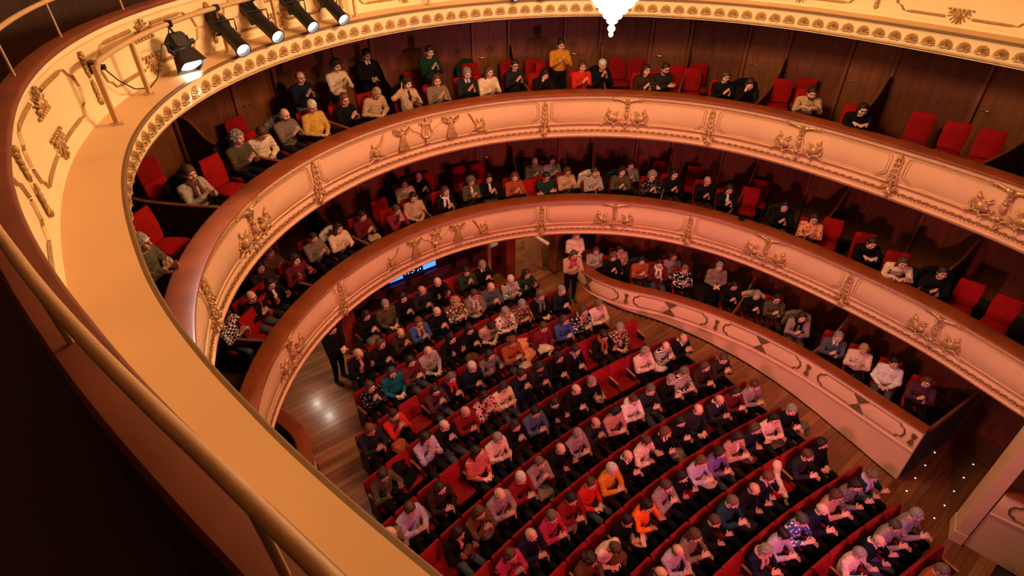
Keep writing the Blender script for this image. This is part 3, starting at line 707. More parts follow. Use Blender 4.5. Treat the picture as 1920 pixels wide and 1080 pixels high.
# back of the stalls: booth wall, posts, entrances
BW = -2.82; fz = floor_z(-2.6)
mb = MB(); mb.box((.05, BW-.06, fz+.465), (4.7, .12, .95)); bw = struct('wall_back', mb, M['boothwall'])
mb = MB(); mb.box((.05, BW-.16, fz+.965), (4.7, .40, .05), bev=.01); mb.build('counter_top', M['boothwall'], bw)
mb = MB(); mb.box((.05, -4.6, 1.3), (4.7, .1, 2.2)); struct('wall_booth', mb, M['partdark'])
for (x, y, nm) in ((-2.42, -2.62, 'trim_2'), (2.62, -2.42, 'trim_3')):
    mb = MB(); mb.box((x, y, (fz+2.06)/2), (.34, .42, 2.06-fz), bev=.02); struct(nm, mb, M['redwood'])
mb = MB(); mb.box((-3.62, -1.95, (fz+2.06)/2), (.12, .30, 2.06-fz), bev=.015); struct('trim_4', mb, M['postwood'])
mb = MB(); mb.box((-3.95, -1.86, (fz+2.06)/2), (.5, .10, 2.06-fz)); struct('wall_entrance', mb, M['wallwood'])
mb = MB(); mb.box((-3.7, -5.6, 1.3), (4.2, .12, 2.0)); cw = struct('wall_corridor', mb, M['corridorwall'])
for x in np.arange(-5.4, -1.9, .72):
    mb = MB(); mb.box((x, -5.53, 1.25), (.66, .03, 1.5), bev=.008); mb.build('panelling', M['corridorwall'], cw)
mb = MB(); mb.box((-1.9, -4.2, 1.3), (.1, 2.9, 2.0)); struct('wall_corridor_side', mb, M['corridorwall'])
mb = MB(); mb.box((-3.1, -2.9, 1.35), (.85, .06, 1.8)); 
lv = thing('door_panel', 'open wooden door leaf in the lit entrance beside the booth', 'door', (-3.42, -2.2, fz), 0)
mb = MB(); mb.box((0, -.42, .86), (.045, .80, 1.72), bev=.006); mb.build('leaf', M['corridorwall'], lv)
mb = MB(); mb.tube([(.02, -.72, .95), (.06, -.72, .95), (.06, -.60, .95)], .011, 8); mb.build('handle', M['chrome'], lv)
_q = on_plane(1014, 449, 2.02); mb = MB(); mb.box((_q[0], _q[1], 2.022), (.10, .62, .05), bev=.008)
tag(mb.build('strip_lamp', M['whitepaint']), 'white strip lamp high in the entrance corridor by the booth', 'lamp')
mb = MB(); mb.box((4.3, -2.95, 1.25), (3.0, .1, 1.8)); struct('wall_left_entrance', mb, M['corridorwall'])
mb = MB(); mb.box((2.98, -2.55, 1.25), (.06, .5, 1.6)); struct('door_1', mb, M['whitepaint'])
light('POINT', 'corridor_lamp', (-3.0, -4.2, 1.9), 28, (1, .74, .42), size=.15).data.energy = 75
# two downlights in the soffit over the left aisle, mirrored in the boards
for x, y in ((3.72, -2.35), (3.62, -1.85)):
    t = thing('downlight', 'small round soffit downlight above usher\'s aisle, %s the booth' % ('nearer to' if y < -2 else 'farther from'), 'lamp', (x, y, 2.035), group='soffit downlights')
    mb = MB(); mb.lathe([(.075, .0), (.085, -.008), (.075, -.016), (.06, -.012), (.06, .0)], n=16); mb.build('ring', M['chrome'], t, smooth=40)
    mb = MB(); mb.lathe([(0, -.006), (.06, -.006)], n=16); mb.build('lens', M['lampwhite'], t)
    light('SPOT', 'downlight_beam', (x, y, 2.0), 22, (1, .85, .66), (x, y, 0), size=.06, angle=120, blend=.8)
# sound and light booth
def mk(name, label, cat, loc, build, rz=0, group=None):
    t = thing(name, label, cat, loc, rz, group); build(t); return t
zc = fz+.991
def monitor(t):
    mb = MB(); mb.box((0, 0, .17), (.42, .03, .26), bev=.006); hs = mb.build('housing', M['blackmetal'], t)
    mb = MB(); mb.box((0, .017, .17), (.39, .004, .23)); mb.build('screen', M['screen'], hs)
    mb = MB(); mb.box((0, -.02, .03), (.05, .03, .06)); mb.box((0, 0, .005), (.18, .12, .01)); mb.build('stand', M['blackmetal'], t)
mk('monitor', 'larger glowing blue monitor on the booth counter', 'monitor', (-.05, BW-.12, zc), monitor)
mk('monitor', 'blue monitor at usher\'s end of the booth counter', 'monitor', (.95, BW-.12, zc), monitor)
def console(t):
    mb = MB(); mb.box((0, 0, .04), (.60, .34, .07), np.array([[1, 0, 0], [0, .98, -.2], [0, .2, .98]]), .008); dk = mb.build('desk', M['blackmetal'], t)
    for i in range(18):
        mb = MB(); mb.box((-.26+.03*i, .05*math.sin(i*5), .082+.008*math.sin(i*5)), (.014, .014, .012)); mb.build('button', [M['led'], M['screen'], M['whitepaint']][i % 3], dk)
mk('mixing_console', 'dark mixing console with tiny lit buttons between the booth monitors', 'console', (.45, BW-.17, zc), console)
light('POINT', 'screen_glow', (.3, BW-.1, zc+.45), 2.0, (.1, .25, 1), size=.1)
# step lights of the side doorway
k = 0
for x0, y0 in [(-7.37, 7.8), (-6.82, 7.81), (-6.27, 7.83), (-5.74, 7.84), (-5.25, 7.87), (-7.24, 8.48), (-6.68, 8.49), (-6.13, 8.5), (-5.59, 8.52), (-5.10, 8.51)]:
    mb = MB(); mb.lathe([(.0, .008), (.010, .006), (.013, .003), (.014, .0)], n=12)
    tag(mb.build('floor_light', M['led'], smooth=60), 'tiny white floor light in the side doorway, %s from the stalls in %s row' % (ORD[5-k % 5], 'the boxes\'' if k < 5 else 'the pilaster\'s'), 'lamp', 'floor lights of the side doorway').location = (x0, y0, floor_z(y0)+.003); k += 1
# ================================================================== chandelier
CH = thing('chandelier', 'brightly lit crystal chandelier hanging over the stalls', 'chandelier', (CHAND[0], CHAND[1], 8.41))
prof = [(r*1.22, h) for r, h in [(.0, 0), (.03, .01), (.042, .04), (.03, .07), (.012, .085), (.05, .11), (.06, .13), (.05, .15), (.09, .17), (.10, .19), (.09, .21), (.14, .24), (.15, .26), (.14, .28), (.20, .32), (.21, .34), (.20, .36), (.26, .41), (.27, .44), (.26, .46), (.32, .52), (.36, .60), (.40, .72), (.44, .86), (.50, 1.0), (.46, 1.05), (.36, 1.2), (.24, 1.45), (.15, 1.75), (.12, 1.95)]]
mb = MB(); mb.lathe(prof, n=36)
mb.v = [(x*(1+.05*((int(round(math.atan2(y, x)*36/(2*math.pi))) % 2)*2-1)), y*(1+.05*((int(round(math.atan2(y, x)*36/(2*math.pi))) % 2)*2-1)), z) for x, y, z in mb.v]
mb.build('crystal_basket', M['crystal'], CH)
mb = MB(); mb.lathe([(.61, .97), (.65, .99), (.65, 1.04), (.61, 1.06), (.59, 1.0), (.61, .97)], n=36); mb.build('ring', M['gold'], CH, smooth=40)
mb = MB(); mb.lathe([(.0, -.07), (.025, -.055), (.032, -.03), (.025, -.005), (.008, .004)], n=10); mb.build('drop', M['crystal'], CH, smooth=60)
for i in range(8):
    a = i*math.pi/4+.2; ca, sa = math.cos(a), math.sin(a)
    mb = MB(); mb.tube([(.62*ca, .62*sa, 1.0), (.70*ca, .68*sa, .95), (.80*ca, .80*sa, 1.02), (.84*ca, .84*sa, 1.14)], .014, 6); mb.lathe([(.0, 1.14), (.05, 1.15), (.115, 1.17), (.125, 1.185), (.115, 1.18), (.03, 1.16)], (.84*ca, .84*sa, 0), 14); arm_ = mb.build('arm', M['gold'], CH, smooth=60)  # unseen dishes under the candles, widened to keep their light off the stalls
    mb = MB(); mb.lathe([(.02, 1.16), (.02, 1.30), (.026, 1.33), (.012, 1.38), (0, 1.39)], (.84*ca, .84*sa, 0), 8); mb.build('candle_bulb', M['crystal'], arm_, smooth=60)
mb = MB(); mb.tube([(0, 0, 1.9), (0, 0, 4.1)], .02, 8); mb.build('chain', M['gold'], CH)
# ================================================================== lighting bar on the ledge
PB = thing('lighting_bar', 'beige tubular lighting bar on posts standing on the gallery ledge', 'lighting bar')
PO = .20; PZ = 8.56
mb = MB(); mb.tube([PT(s, PO, PZ-.10 if i == 0 else PZ) for i, s in enumerate(np.linspace(-7.0, 3.6, 90))], .03, 10); mb.build('bar', M['brass'], PB, smooth=60)
for s in (-7.0, -5.99, -4.05, -2.9, -1.2, .4, 2.2, 3.6):
    mb = MB(); p = PT(s, PO, 0); mb.box((p[0], p[1], (ZL+PZ)/2), (.045, .045, PZ-ZL-.01), np.array([[TAN(s)[0], NRM(s)[0], 0], [TAN(s)[1], NRM(s)[1], 0], [0, 0, 1]])); mb.box((p[0], p[1], ZL+.012), (.11, .11, .01)); mb.build('post', M['brass'], PB)
def lamp_basis(d):
    d = np.array(d, float); d /= np.linalg.norm(d); x = np.cross(d, (0, 0, 1)); x /= np.linalg.norm(x); z = np.cross(x, d); return np.stack([x, d, z], 1)
def stage_lamp(s, label, d, long=True, on=True):
    p = np.array(PT(s, PO-.06, PZ-.30)); R_ = lamp_basis(d)
    t = thing('stage_lamp', label, 'stage lamp', tuple(p))
    LS = 1.42 if long else 1.2
    rot = lambda V: [tuple(R_@(np.array(v)*LS)) for v in V]
    def part(name, mb, m, sm=40): mb.v = rot(mb.v); return mb.build(name, m, t, smooth=sm)
    if long:
        mb = MB(); mb.lathe([(0, -.30), (.07, -.30), (.085, -.26), (.088, -.06), (.072, -.03), (.072, .30), (.080, .30), (.080, .33), (.070, .33), (.066, .28)], n=18, axis=(0, 1, 0)); bd = part('body', mb, M['blackmetal'])
        mb = MB(); mb.lathe([(0, .305), (.040, .30), (.067, .285)], n=18, axis=(0, 1, 0)); part('lens', mb, M['lampwhite']).parent = bd
        for y in (-.24, -.2, -.16, -.12): mb = MB(); mb.box((0, y, .09), (.03, .012, .03)); part('cooling_fin', mb, M['blackmetal'])
        for c_ in ((.09, .02, -.02), (-.082, .1, 0)): mb = MB(); mb.lathe([(0, -.02), (.014, -.02), (.016, .02), (0, .022)], c_, 8, axis=(1, 0, 0)); part('knob', mb, M['blackmetal'])
    else:
        mb = MB(); mb.box((0, -.05, 0), (.20, .20, .20), bev=.03); mb.add([(-.09, .05, -.09), (.09, .05, -.09), (.09, .05, .09), (-.09, .05, .09), (-.13, .22, -.13), (.13, .22, -.13), (.13, .22, .13), (-.13, .22, .13)], [(0, 1, 5, 4), (1, 2, 6, 5), (2, 3, 7, 6), (3, 0, 4, 7)]); bd = part('body', mb, M['blackmetal'])
        mb = MB(); mb.lathe([(0, .225), (.06, .222), (.115, .20)], n=18, axis=(0, 1, 0)); part('lens', mb, M['lampwhite']).parent = bd
        mb = MB(); mb.box((-.14, -.04, .02), (.08, .05, .05), bev=.008); part('plug_housing', mb, M['blackmetal'])
        mb = MB(); mb.lathe([(0, -.02), (.03, -.02), (.032, .02), (0, .022)], (.115, 0, 0), 10, axis=(1, 0, 0)); part('knob', mb, M['blackmetal'])
    ux = R_[:, 0]
    mb = MB(); y_ = [tuple(ux*.115*LS+np.array((0, 0, -.02))), tuple(ux*.115*LS+np.array((0, 0, .13))), tuple(ux*-.115*LS+np.array((0, 0, .13))), tuple(ux*-.115*LS+np.array((0, 0, -.02)))]; mb.tube(y_, .011, 6); mb.build('yoke', M['blackmetal'], t)
    mb = MB(); q = np.array(PT(s, PO, PZ))-p; mb.tube([(0, 0, .13), tuple(q-np.array((0, 0, .05)))], .014, 6); mb.box(tuple(q), (.09, .09, .085), bev=.015); mb.build('clamp', M['blackmetal'], t)
    mb = MB(); c0 = R_@np.array((0, -.38 if long else -.15, .06)); mb.tube([tuple(c0), tuple(c0+np.array((.03, -.03, -.12))), tuple(c0+np.array((-.05, .0, -.16))), tuple(q*.6+np.array((.06, -.04, -.06))), tuple(q)], .007, 5); mb.build('cable', M['cable'], t)
    return p, R_
dd = np.array([-.30, .86, -.42])
names = ['first long profile lamp beside the square flood lamp', 'second long profile lamp from the square flood lamp', 'third long profile lamp from the square flood lamp', 'fourth long profile lamp from the square flood lamp']
for s, n_, dv in zip((-4.06, -3.31, -2.48, -1.78), names, ((-.16, .86, -.46), (-.22, .86, -.42), (-.16, .86, -.46), (-.13, .86, -.46))): stage_lamp(s, 'black '+n_+', on the ledge bar', dv)
pF, RF = stage_lamp(-5.1, 'square black flood lamp shining down on the gallery ledge', (-.18, .55, -.8), long=False)
for s, n_ in ((2.06, 'nearer'), (2.62, 'farther')): stage_lamp(s, 'black profile lamp beside the chandelier, the one %s from the flood lamp' % n_, (.05, .9, -.5))
light('SPOT', 'flood_beam', tuple(pF+RF@np.array((0, .33, 0))), 480, (1, .86, .80), tuple(pF+RF@np.array((0, 1, 0))), size=.1, angle=115, blend=.6)
# socket box with its cable on the gallery wall
sb = thing('socket_box', 'small black socket box fixed to the gallery wall', 'box', PT(-6.55, .40, 8.43))
mb = MB(); R_ = np.array([[TAN(-6.55)[0], NRM(-6.55)[0], 0], [TAN(-6.55)[1], NRM(-6.55)[1], 0], [0, 0, 1]])
mb.box((0, 0, 0), (.13, .10, .12), R_, .008); mb.build('housing', M['blackmetal'], sb)
mb = MB(); mb.box(tuple(R_@np.array((.06, -.06, -.02))), (.06, .06, .05), R_, .006); mb.build('plug', M['blackmetal'], sb)
mb = MB(); mb.tube([PT(-6.5, .33, 8.40), PT(-6.35, .30, 8.22), PT(-6.15, .26, 8.06), PT(-5.9, .22, 7.99), PT(-5.7, .2, 8.05), PT(-5.5, .18, 8.25), PT(-5.42, .17, 8.38), PT(-5.25, .16, 8.36)], .008, 6)
tag(mb.build('power_cable', M['cable'], smooth=60), 'thin black cable hanging from the socket box to flood lamp', 'cable')
def ORDN(i): return (ORD+['fifteenth', 'sixteenth', 'seventeenth', 'eighteenth', 'nineteenth'])[i]
# ================================================================== stalls seats
def slab(mb, w, pts, th, bev=.02):
    """upholstered slab: centre line pts (y,z), width w, thickness th"""
    rows = []
    n = len(pts)
    for i, (y, z) in enumerate(pts):
        a = pts[max(i-1, 0)]; b = pts[min(i+1, n-1)]; ty, tz = b[0]-a[0], b[1]-a[1]; L_ = math.hypot(ty, tz); ny, nz = -tz/L_, ty/L_
        e = .72 if i in (0, n-1) else 1
        hw = w/2-(bev if i in (0, n-1) else 0)
        rows.append([(x, y+ny*t*e, z+nz*t*e) for x, t in ((-hw+bev, -th/2), (hw-bev, -th/2), (hw, -th/4), (hw, th/4), (hw-bev, th/2), (-hw+bev, th/2), (-hw, th/4), (-hw, -th/4))])
    mb.grid(rows, True); mb.add(rows[0], [tuple(range(8))]); mb.add(rows[-1], [tuple(range(8))]); return mb
def mk_seat_meshes():
    d = {}
    mb = MB(); slab(mb, .515, [(.125, .36), (.10, .50), (.06, .68), (.02, .86), (.005, .905)], .075); d['backrest'] = mb.mesh('backrest', M['velvet'], 45)
    mb = MB(); slab(mb, .50, [(.07, .33), (.045, .48), (.005, .66), (-.03, .83)], .03); d['back_shell'] = mb.mesh('back_shell', M['seatshell'], 45)
    mb = MB(); slab(mb, .49, [(.13, .41), (.30, .42), (.48, .445), (.535, .44)], .09); d['seat_cushion'] = mb.mesh('seat_cushion', M['velvet'], 45)
    mb = MB(); mb.box((0, .34, .355), (.47, .38, .05), bev=.01); mb.box((0, .525, .345), (.47, .03, .12), bev=.008); d['seat_base'] = mb.mesh('seat_base', M['seatshell'])
    mb = MB(); mb.box((0, .26, .625), (.055, .33, .035), bev=.012); d['armrest'] = mb.mesh('armrest', M['arm'])
    mb = MB(); mb.box((0, .24, .305), (.035, .30, .605), bev=.006); d['side_panel'] = mb.mesh('side_panel', M['seatshell'])
    return d
SEAT = mk_seat_meshes()
SEATPOS = {}
def behind_ledge(px, py): return px < 280+(py-560)*1.042-25 or py > 1230
def project(p):
    q = np.array(p)-CAM_POS; z = q@FWD; return 960+F_PX*(q@RIGHT)/z, 540-F_PX*(q@UP)/z
for k, (L_, R_) in enumerate(ROWS):
    n = int(round((L_-R_)/.527)); wd = (L_-R_)/n
    for i in range(n):
        x = L_-wd*(i+.5); y = row_y(k, x); th = math.atan(.05*x)
        SEATPOS[(k, i)] = (x, y, wd)
        px, py = project((x, y, floor_z(y)+.9))
        if behind_ledge(px, py) or px > 1990: continue
        t = thing('stalls_seat', 'red stalls seat, %s row from booth, %s from usher\'s aisle' % (ORD[k+1], ORDN(i+1)), 'seat', (x, y, floor_z(y+.3)+.007), th, 'red stalls seats')
        for nm in ('backrest', 'back_shell', 'seat_cushion', 'seat_base'): link(nm, SEAT[nm], t)
        for sg in ((1, -1) if i == n-1 else (1,)):
            link('armrest', SEAT['armrest'], t, (sg*wd/2*.98, 0, 0)); link('side_panel', SEAT['side_panel'], t, (sg*wd/2*.98, 0, 0))
# ================================================================== box chairs
def mk_chair_meshes():
    d = {}
    mb = MB(); slab(mb, .46, [(.05, .50), (.03, .66), (.005, .84), (-.02, 1.02)], .07, .018); d['backrest'] = mb.mesh('backrest', M['velvetdark'], 45)
    mb = MB(); slab(mb, .47, [(.05, .45), (.25, .455), (.46, .46), (.49, .455)], .085, .02); d['seat'] = mb.mesh('seat', M['velvetdark'], 45)
    mb = MB(); mb.tube([(0, 0, 0), (0, 0, .43)], [.016, .02], 8); d['leg'] = mb.mesh('leg', M['seatshell'], 60)
    return d
CHAIR = mk_chair_meshes()
def box_chair(x, y, z, rz, label, group):
    t = thing('box_chair', label, 'chair', (x, y, z+.001), rz, group)
    link('backrest', CHAIR['backrest'], t); link('seat', CHAIR['seat'], t)
    for lx in (-.2, .2):
        for ly in (.05, .45): link('leg', CHAIR['leg'], t, (lx, ly, 0))
    return t
# x,y head pixel | hair style,colour | garment | pose | extras
STALLS='''
687 595|bob,darkbrown|black dress|clap
744 576|short,grey|olive shirt|lap|glasses
767 563|bob,darkbrown|black blouse|clap
797 543|fringe,brown|charcoal sweater|clap
830 525|fringe,grey|black sweater|open
867 516|short,darkbrown|green jacket|high
898 497|short,grey|black suit and white shirt|clap|collar
671 667|fringe,grey|black jacket and pink shirt|open|shirt
718 655|bob,brown|black coat|clap
749 623|fringe,brown|dark brown shirt|high
787 605|long,auburn|blue jacket with patterned scarf|clap|scarf
817 583|fringe,greybrown|black sweater|clap
856 571|curly,blond|brown and white patterned top|clap
889 552|short,brown|taupe jacket with light scarf|clap|scarf
917 540|fringe,greybrown|slate sweater|clap
953 521|short,white|white and black striped top|clap
986 514|long,darkbrown|dark green blouse|open
690 720|bob,brown|black and white floral top|high
731 693|bob,charcoal|teal sweater|lap
772 682|bob,darkbrown|maroon and brown patterned top|clap
797 657|fringe,grey|light grey jacket|lap
842 632|long,black|black dress|open
875 612|long,darkbrown|black jacket|clap
915 603|short,darkbrown|beige sweater|down
947 587|short,grey|white and black patterned shirt|clap|scarf
977 572|short,grey|brown and beige patterned shirt|clap
1015 558|curly,greybrown|black coat with grey scarf|lap|scarf
1057 548|short,grey|navy coat|clap
690 805|short,auburn|charcoal and mauve vest|clap
733 772|short,darkbrown|red top with brown scarf|high|scarf
813 728|bob,darkbrown|plum blouse|high
846 707|bob,greybrown|black coat with red scarf|clap|scarf
881 683|short,white|navy sweater|clap|beard
920 667|bob,darkbrown|grey tweed sweater|open
966 648|curly,auburn|rust jacket|clap
1024 617|short,brown|burgundy sweater|lap
1057 598|bob,brown|blue cardigan|clap
1093 585|bob,brown|navy and white patterned blouse|clap|scarf
1123 573|short,greybrown|pale pink shirt|clap
713 890|short,darkbrown|olive sweater|open
797 817|bob,darkbrown|lilac blouse|high
832 800|fringe,brown|black sweater|high
880 763|fringe,grey|dark red sweater|clap
923 745|bob,darkbrown|pink and black patterned top|high
955 720|long,darkbrown|cream blouse|clap
982 698|short,darkbrown|navy sweater|high
1023 680|bob,darkbrown|charcoal cardigan with beads|clap|beads
1053 663|bob,black|black blouse|clap
1088 648|short,darkbrown|black sweater with lilac collar|clap|collar
1124 630|bun,darkbrown|black coat with rust scarf|open|scarf
1158 613|short,grey|brown and cream patterned top|lap
723 993|fringe,grey|taupe jacket|clap
763 960|short,brown|lilac shirt|clap
842 908|bob,darkbrown|dark brown sweater|clap
892 848|long,darkbrown|pink and red striped top|lap
929 818|short,grey|pale pink shirt|clap
960 795|bob,darkbrown|black blouse|high
1002 773|short,black|slate blue sweater|clap
1035 748|short,darkbrown|black sweater|open
1073 725|fringe,brown|black jacket|clap
1109 715|short,grey|black sweater|clap
1205 655|bob,grey|pale pink jacket|clap
1242 640|fringe,brown|white and black striped top|high
1276 630|fringe,brown|black suit with white collar|high|collar
847 1010|long,black|black jacket and pink shirt|open|shirt
885 983|long,brown|brown sweater|high
927 933|fringe,grey|mauve sweater|clap
960 903|short,white|dark red sweater|clap
999 872|short,greybrown|mauve jacket|high
1037 842|fringe,brown|black sweater|open
1081 818|short,grey|mauve sweater|clap
1113 797|fringe,darkbrown|charcoal sweater|high
1148 775|curly,black|dusty pink cardigan|clap
1187 748|short,brown|white puffer coat|clap|hood
1216 728|short,greybrown|charcoal sweater|clap
1257 710|short,grey|black suit with grey tie|clap
1278 702|short,greybrown|white and black striped top|clap
1317 683|bob,brown|dark brown blouse|clap
1355 668|short,brown|dark brown jacket|high
952 1050|bob,brown|magenta sweater|high
983 1020|fringe,grey|navy jacket|clap
1025 972|short,greybrown|magenta sweater|clap
1058 940|short,black|dark red top|clap
1098 902|short,brown|red sweater|lap
1133 873|short,white|mustard sweater|clap
1171 848|fringe,greybrown|black sweater|clap|collar
1205 825|bun,brown|pale pink cardigan|open
1240 803|bob,auburn|black blouse with white collar|clap|collar
1274 785|long,black|black dress|clap
1308 768|fringe,brown|charcoal jacket|lap
1352 743|fringe,greybrown|charcoal sweater with white collar|clap|collar
1381 730|bob,darkbrown|maroon cardigan|clap|glasses
1412 718|short,brown|mauve shirt|clap
1095 1055|curly,darkbrown|brown coat|clap
1125 1012|short,brown|pale pink blouse|down
1168 967|short,black|black jacket|clap
1198 940|bob,black|orange sweater|open
1242 908|short,brown|mauve shirt|high|beard
1265 892|long,black|black coat|open
1311 860|bob,auburn|black vest with lilac sleeves|clap|vest
1337 845|bob,darkbrown|purple and grey patterned blouse|clap
1378 817|long,darkbrown|dusty pink cardigan|clap|shirt
1410 800|bob,brown|navy sweater|open
1452 783|bob,black|pale pink blouse|clap
1482 765|short,grey|black sweater|clap
1225 1063|fringe,brown|charcoal sweater|clap
1262 1023|fringe,brown|lilac shirt|clap
1297 1000|long,brown|taupe sweater|clap
1327 973|short,brown|black sweater|open
1360 938|short,greybrown|dark teal shirt|clap
1403 908|fringe,brown|black sweater|open
1430 893|short,auburn|navy sweater with pink collar|open|collar
1503 857|short,brown|charcoal jacket|clap
1540 833|bob,black|black coat|lap
1417 1027|bob,grey|navy jacket with pink scarf|clap|scarf
1437 1000|bun,black|lilac sweater|clap
1487 978|bun,charcoal|blue and white patterned blouse|clap
1515 947|fringe,grey|navy sweater|clap
1550 925|bob,brown|dusty pink sweater|clap|glasses
1589 905|bob,black|grey jacket|open
1632 890|curly,greybrown|dark teal coat with lilac scarf|open|scarf
1545 1073|bob,brown|black sweater|clap
1590 1030|short,grey|pale pink shirt|open
1623 1010|fringe,grey|navy sweater with white collar|open|collar
1662 980|short,charcoal|mauve sweater|clap
1708 963|short,grey|mauve jacket|clap
1751 1065|short,greybrown|rust jacket|clap
'''
TIER3='''
265 455|bob,grey|olive sweater|clap|glasses
355 325|bun,brown|light grey sweater with brown scarf|clap|scarf
440 258|curly,grey|olive jacket|clap
490 250|short,brown|cream sweater|down
533 215|fringe,greybrown|taupe sweater|clap|beard
585 200|short,white|yellow sweater|lap|glasses
563 145|fringe,brown|navy suit|standclap
630 124|curly,darkbrown|cream blouse|standclap
683 102|short,darkbrown|black suit with white collar|standclasp|collar
645 187|short,auburn|black jacket|clap|glasses
705 175|bob,blond|beige sweater|down
763 157|curly,darkbrown|beige cardigan and dark brown shirt|raise|shirt
805 97|short,darkbrown|dark green shirt|standclap
820 152|bob,brown|taupe jacket|clap
876 138|short,grey|charcoal cardigan with white collar|clap|collar
913 134|bob,brown|cream blouse|clap
965 122|short,darkbrown|charcoal sweater|clap|glasses
1028 145|long,black|black sweater|face
1052 84|bun,darkbrown|mustard sweater|standclap
1092 124|long,brown|red sweater|clap
1128 122|short,white|black sweater|high
1209 132|long,darkbrown|dark brown dress|clap
1237 130|short,darkbrown|charcoal shirt|cross|glasses,beard
1355 150|long,brown|black dress|clap
1407 158|short,darkbrown|black jacket|face
1525 175|short,darkbrown|beige shirt|lean|beard
1618 205|bob,black|black sweater|lean|glasses
'''
TIER2='''
426 592|short,darkbrown|black and white checked top|clap
470 556|fringe,brown|black jacket|clap|glasses
505 530|bob,darkbrown|black jacket and cream shirt|open|shirt
487 500|bob,darkbrown|dark brown sweater|clap
505 473|short,brown|brown jacket|clap
553 487|curly,darkbrown|maroon sweater|open
587 446|short,darkbrown|taupe shirt|clap
631 427|bob,darkbrown|cream sweater|clap
679 405|short,darkbrown|maroon jacket|clap
746 397|short,brown|burgundy jacket|mouth
775 370|short,darkbrown|beige and charcoal jacket|lap
758 343|bob,darkbrown|cream top|clap
780 333|fringe,darkbrown|black suit|clap
832 357|bob,brown|black jacket with white scarf|clap|scarf
883 340|curly,greybrown|olive cardigan and white shirt|clap|shirt
915 334|short,black|black coat and white shirt|clap|shirt
965 332|bob,auburn|rust cardigan|clap
1003 303|fringe,greybrown|taupe shirt|clap
1025 301|bob,darkbrown|light grey blouse|clap
1025 334|short,darkbrown|dark green sweater|cross|glasses
1063 322|bob,brown|beige sweater|clap|glasses
1112 322|short,brown|white and black striped top|clap
1165 320|bob,darkbrown|olive dress|clap
1183 309|bob,darkbrown|taupe sweater|clap
1223 330|curly,grey|black and white floral blouse|clap
1262 325|long,darkbrown|black dress|clap
1325 337|fringe,greybrown|black sweater|clap
1367 355|bob,darkbrown|black top and white shirt|clap|shirt
1472 387|short,black|orange vest with black sleeves|clap|vest
1527 410|bob,darkbrown|peach and rust patterned sweater|clap
1632 455|short,darkbrown|black coat|lean
1693 492|bob,brown|cream sweater|lean
1760 510|bun,darkbrown|black jacket|clap
'''
TIER1='''
1075 487|bob,brown|beige coat with magenta scarf|standclap|scarf,aisle
1079 455|bob,blond|pale pink sweater|standclasp|aisle
1118 470|bob,brown|light grey blouse|clap
1150 482|bob,auburn|black dress|clap
1163 467|bob,darkbrown|dusty pink blouse|clap
1202 492|short,black|rust sweater|clap
1235 494|short,darkbrown|maroon jacket with white scarf|clap|scarf
1262 482|bob,brown|mauve cardigan|lap
1280 512|short,greybrown|black and white patterned jacket|clap
1345 503|short,grey|taupe sweater|standclasp
1373 538|bob,black|black dress|clap
1415 557|short,grey|black sweater|clap
1457 560|short,darkbrown|olive shirt|clap|glasses
1503 592|bob,darkbrown|mauve sweater with black scarf|clap|scarf
1570 630|short,grey|slate jacket|clap|collar
1614 657|short,blond|pale pink sweater|clap
1676 682|short,black|white sweater|lap
1738 716|short,brown|plum sweater|clap
'''
EMPTY3=[(395,213),(392,297),(290,340),(260,400),(255,300),(735,112),(990,100),(1020,118),(1155,95),(1195,95),(1320,100),(1300,130),(1470,150),(1520,145),(1735,213),(1800,232),(1865,247),(1270,125),(865,105),(940,100)]
EMPTY2=[(710,375),(790,320),(850,305),(995,340),(1410,353),(1565,412),(1825,530),(1895,560),(1310,300),(1440,330),(1240,300),(880,290),(470,590),(490,560)]
# ================================================================== people
HS = .009
def unit(v): v = np.array(v, float); return v/np.linalg.norm(v)
def rx(a): c, s = math.cos(a), math.sin(a); return np.array([[1, 0, 0], [0, c, -s], [0, s, c]])
def rz_(a): c, s = math.cos(a), math.sin(a); return np.array([[c, -s, 0], [s, c, 0], [0, 0, 1]])
def ry_(a): c, s = math.cos(a), math.sin(a); return np.array([[c, 0, s], [0, 1, 0], [-s, 0, c]])
def ik(a, b, l1, l2, pole):
    a, b = np.array(a, float), np.array(b, float); d = b-a; D_ = min(np.linalg.norm(d), (l1+l2)*.995); u = d/np.linalg.norm(d)
    x = (l1*l1-l2*l2+D_*D_)/(2*D_); h = math.sqrt(max(l1*l1-x*x, 1e-6)); p = np.array(pole, float); p = p-u*(p@u); p /= np.linalg.norm(p)
    return a+u*x+p*h, a+u*D_
def hand(w_, f, n, side, curl=.5):
    """w_: wrist, f: finger direction, n: palm normal, side: towards the thumb"""
    f, n = unit(f), np.array(n, float); n = unit(n-f*(n@f)); s = unit(np.cross(f, n)); s = s if s@np.array(side, float) > 0 else -s
    R_ = np.stack([s, f, n], 1); pr = [C(w_-f*.02, w_+f*.02, .027, .028, 0, .012), E(w_+f*.052, (.042, .052, .019), 0, .012, R_)]
    for i, (o, L_) in enumerate(((.031, .066), (.0105, .076), (-.0105, .070), (-.031, .055))):
        b = w_+f*.088+s*o*1.05; d1 = unit(f+s*o*3.2+n*curl*.25); d2 = unit(f+s*o*2.5+n*curl*.9)
        m_ = b+d1*L_*.55; pr += [C(b-d1*.012, m_, .0098, .0092, 0, .005), C(m_, m_+d2*L_*.45, .0092, .0078, 0, .004)]
    tb = w_+f*.03+s*.034; t1 = tb+unit(s*.75+f*.65+n*.25)*.038; pr += [C(tb, t1, .0125, .0112, 0, .008), C(t1, t1+unit(s*.25+f*.95+n*.2)*.034, .0105, .0088, 0, .004)]
    return pr
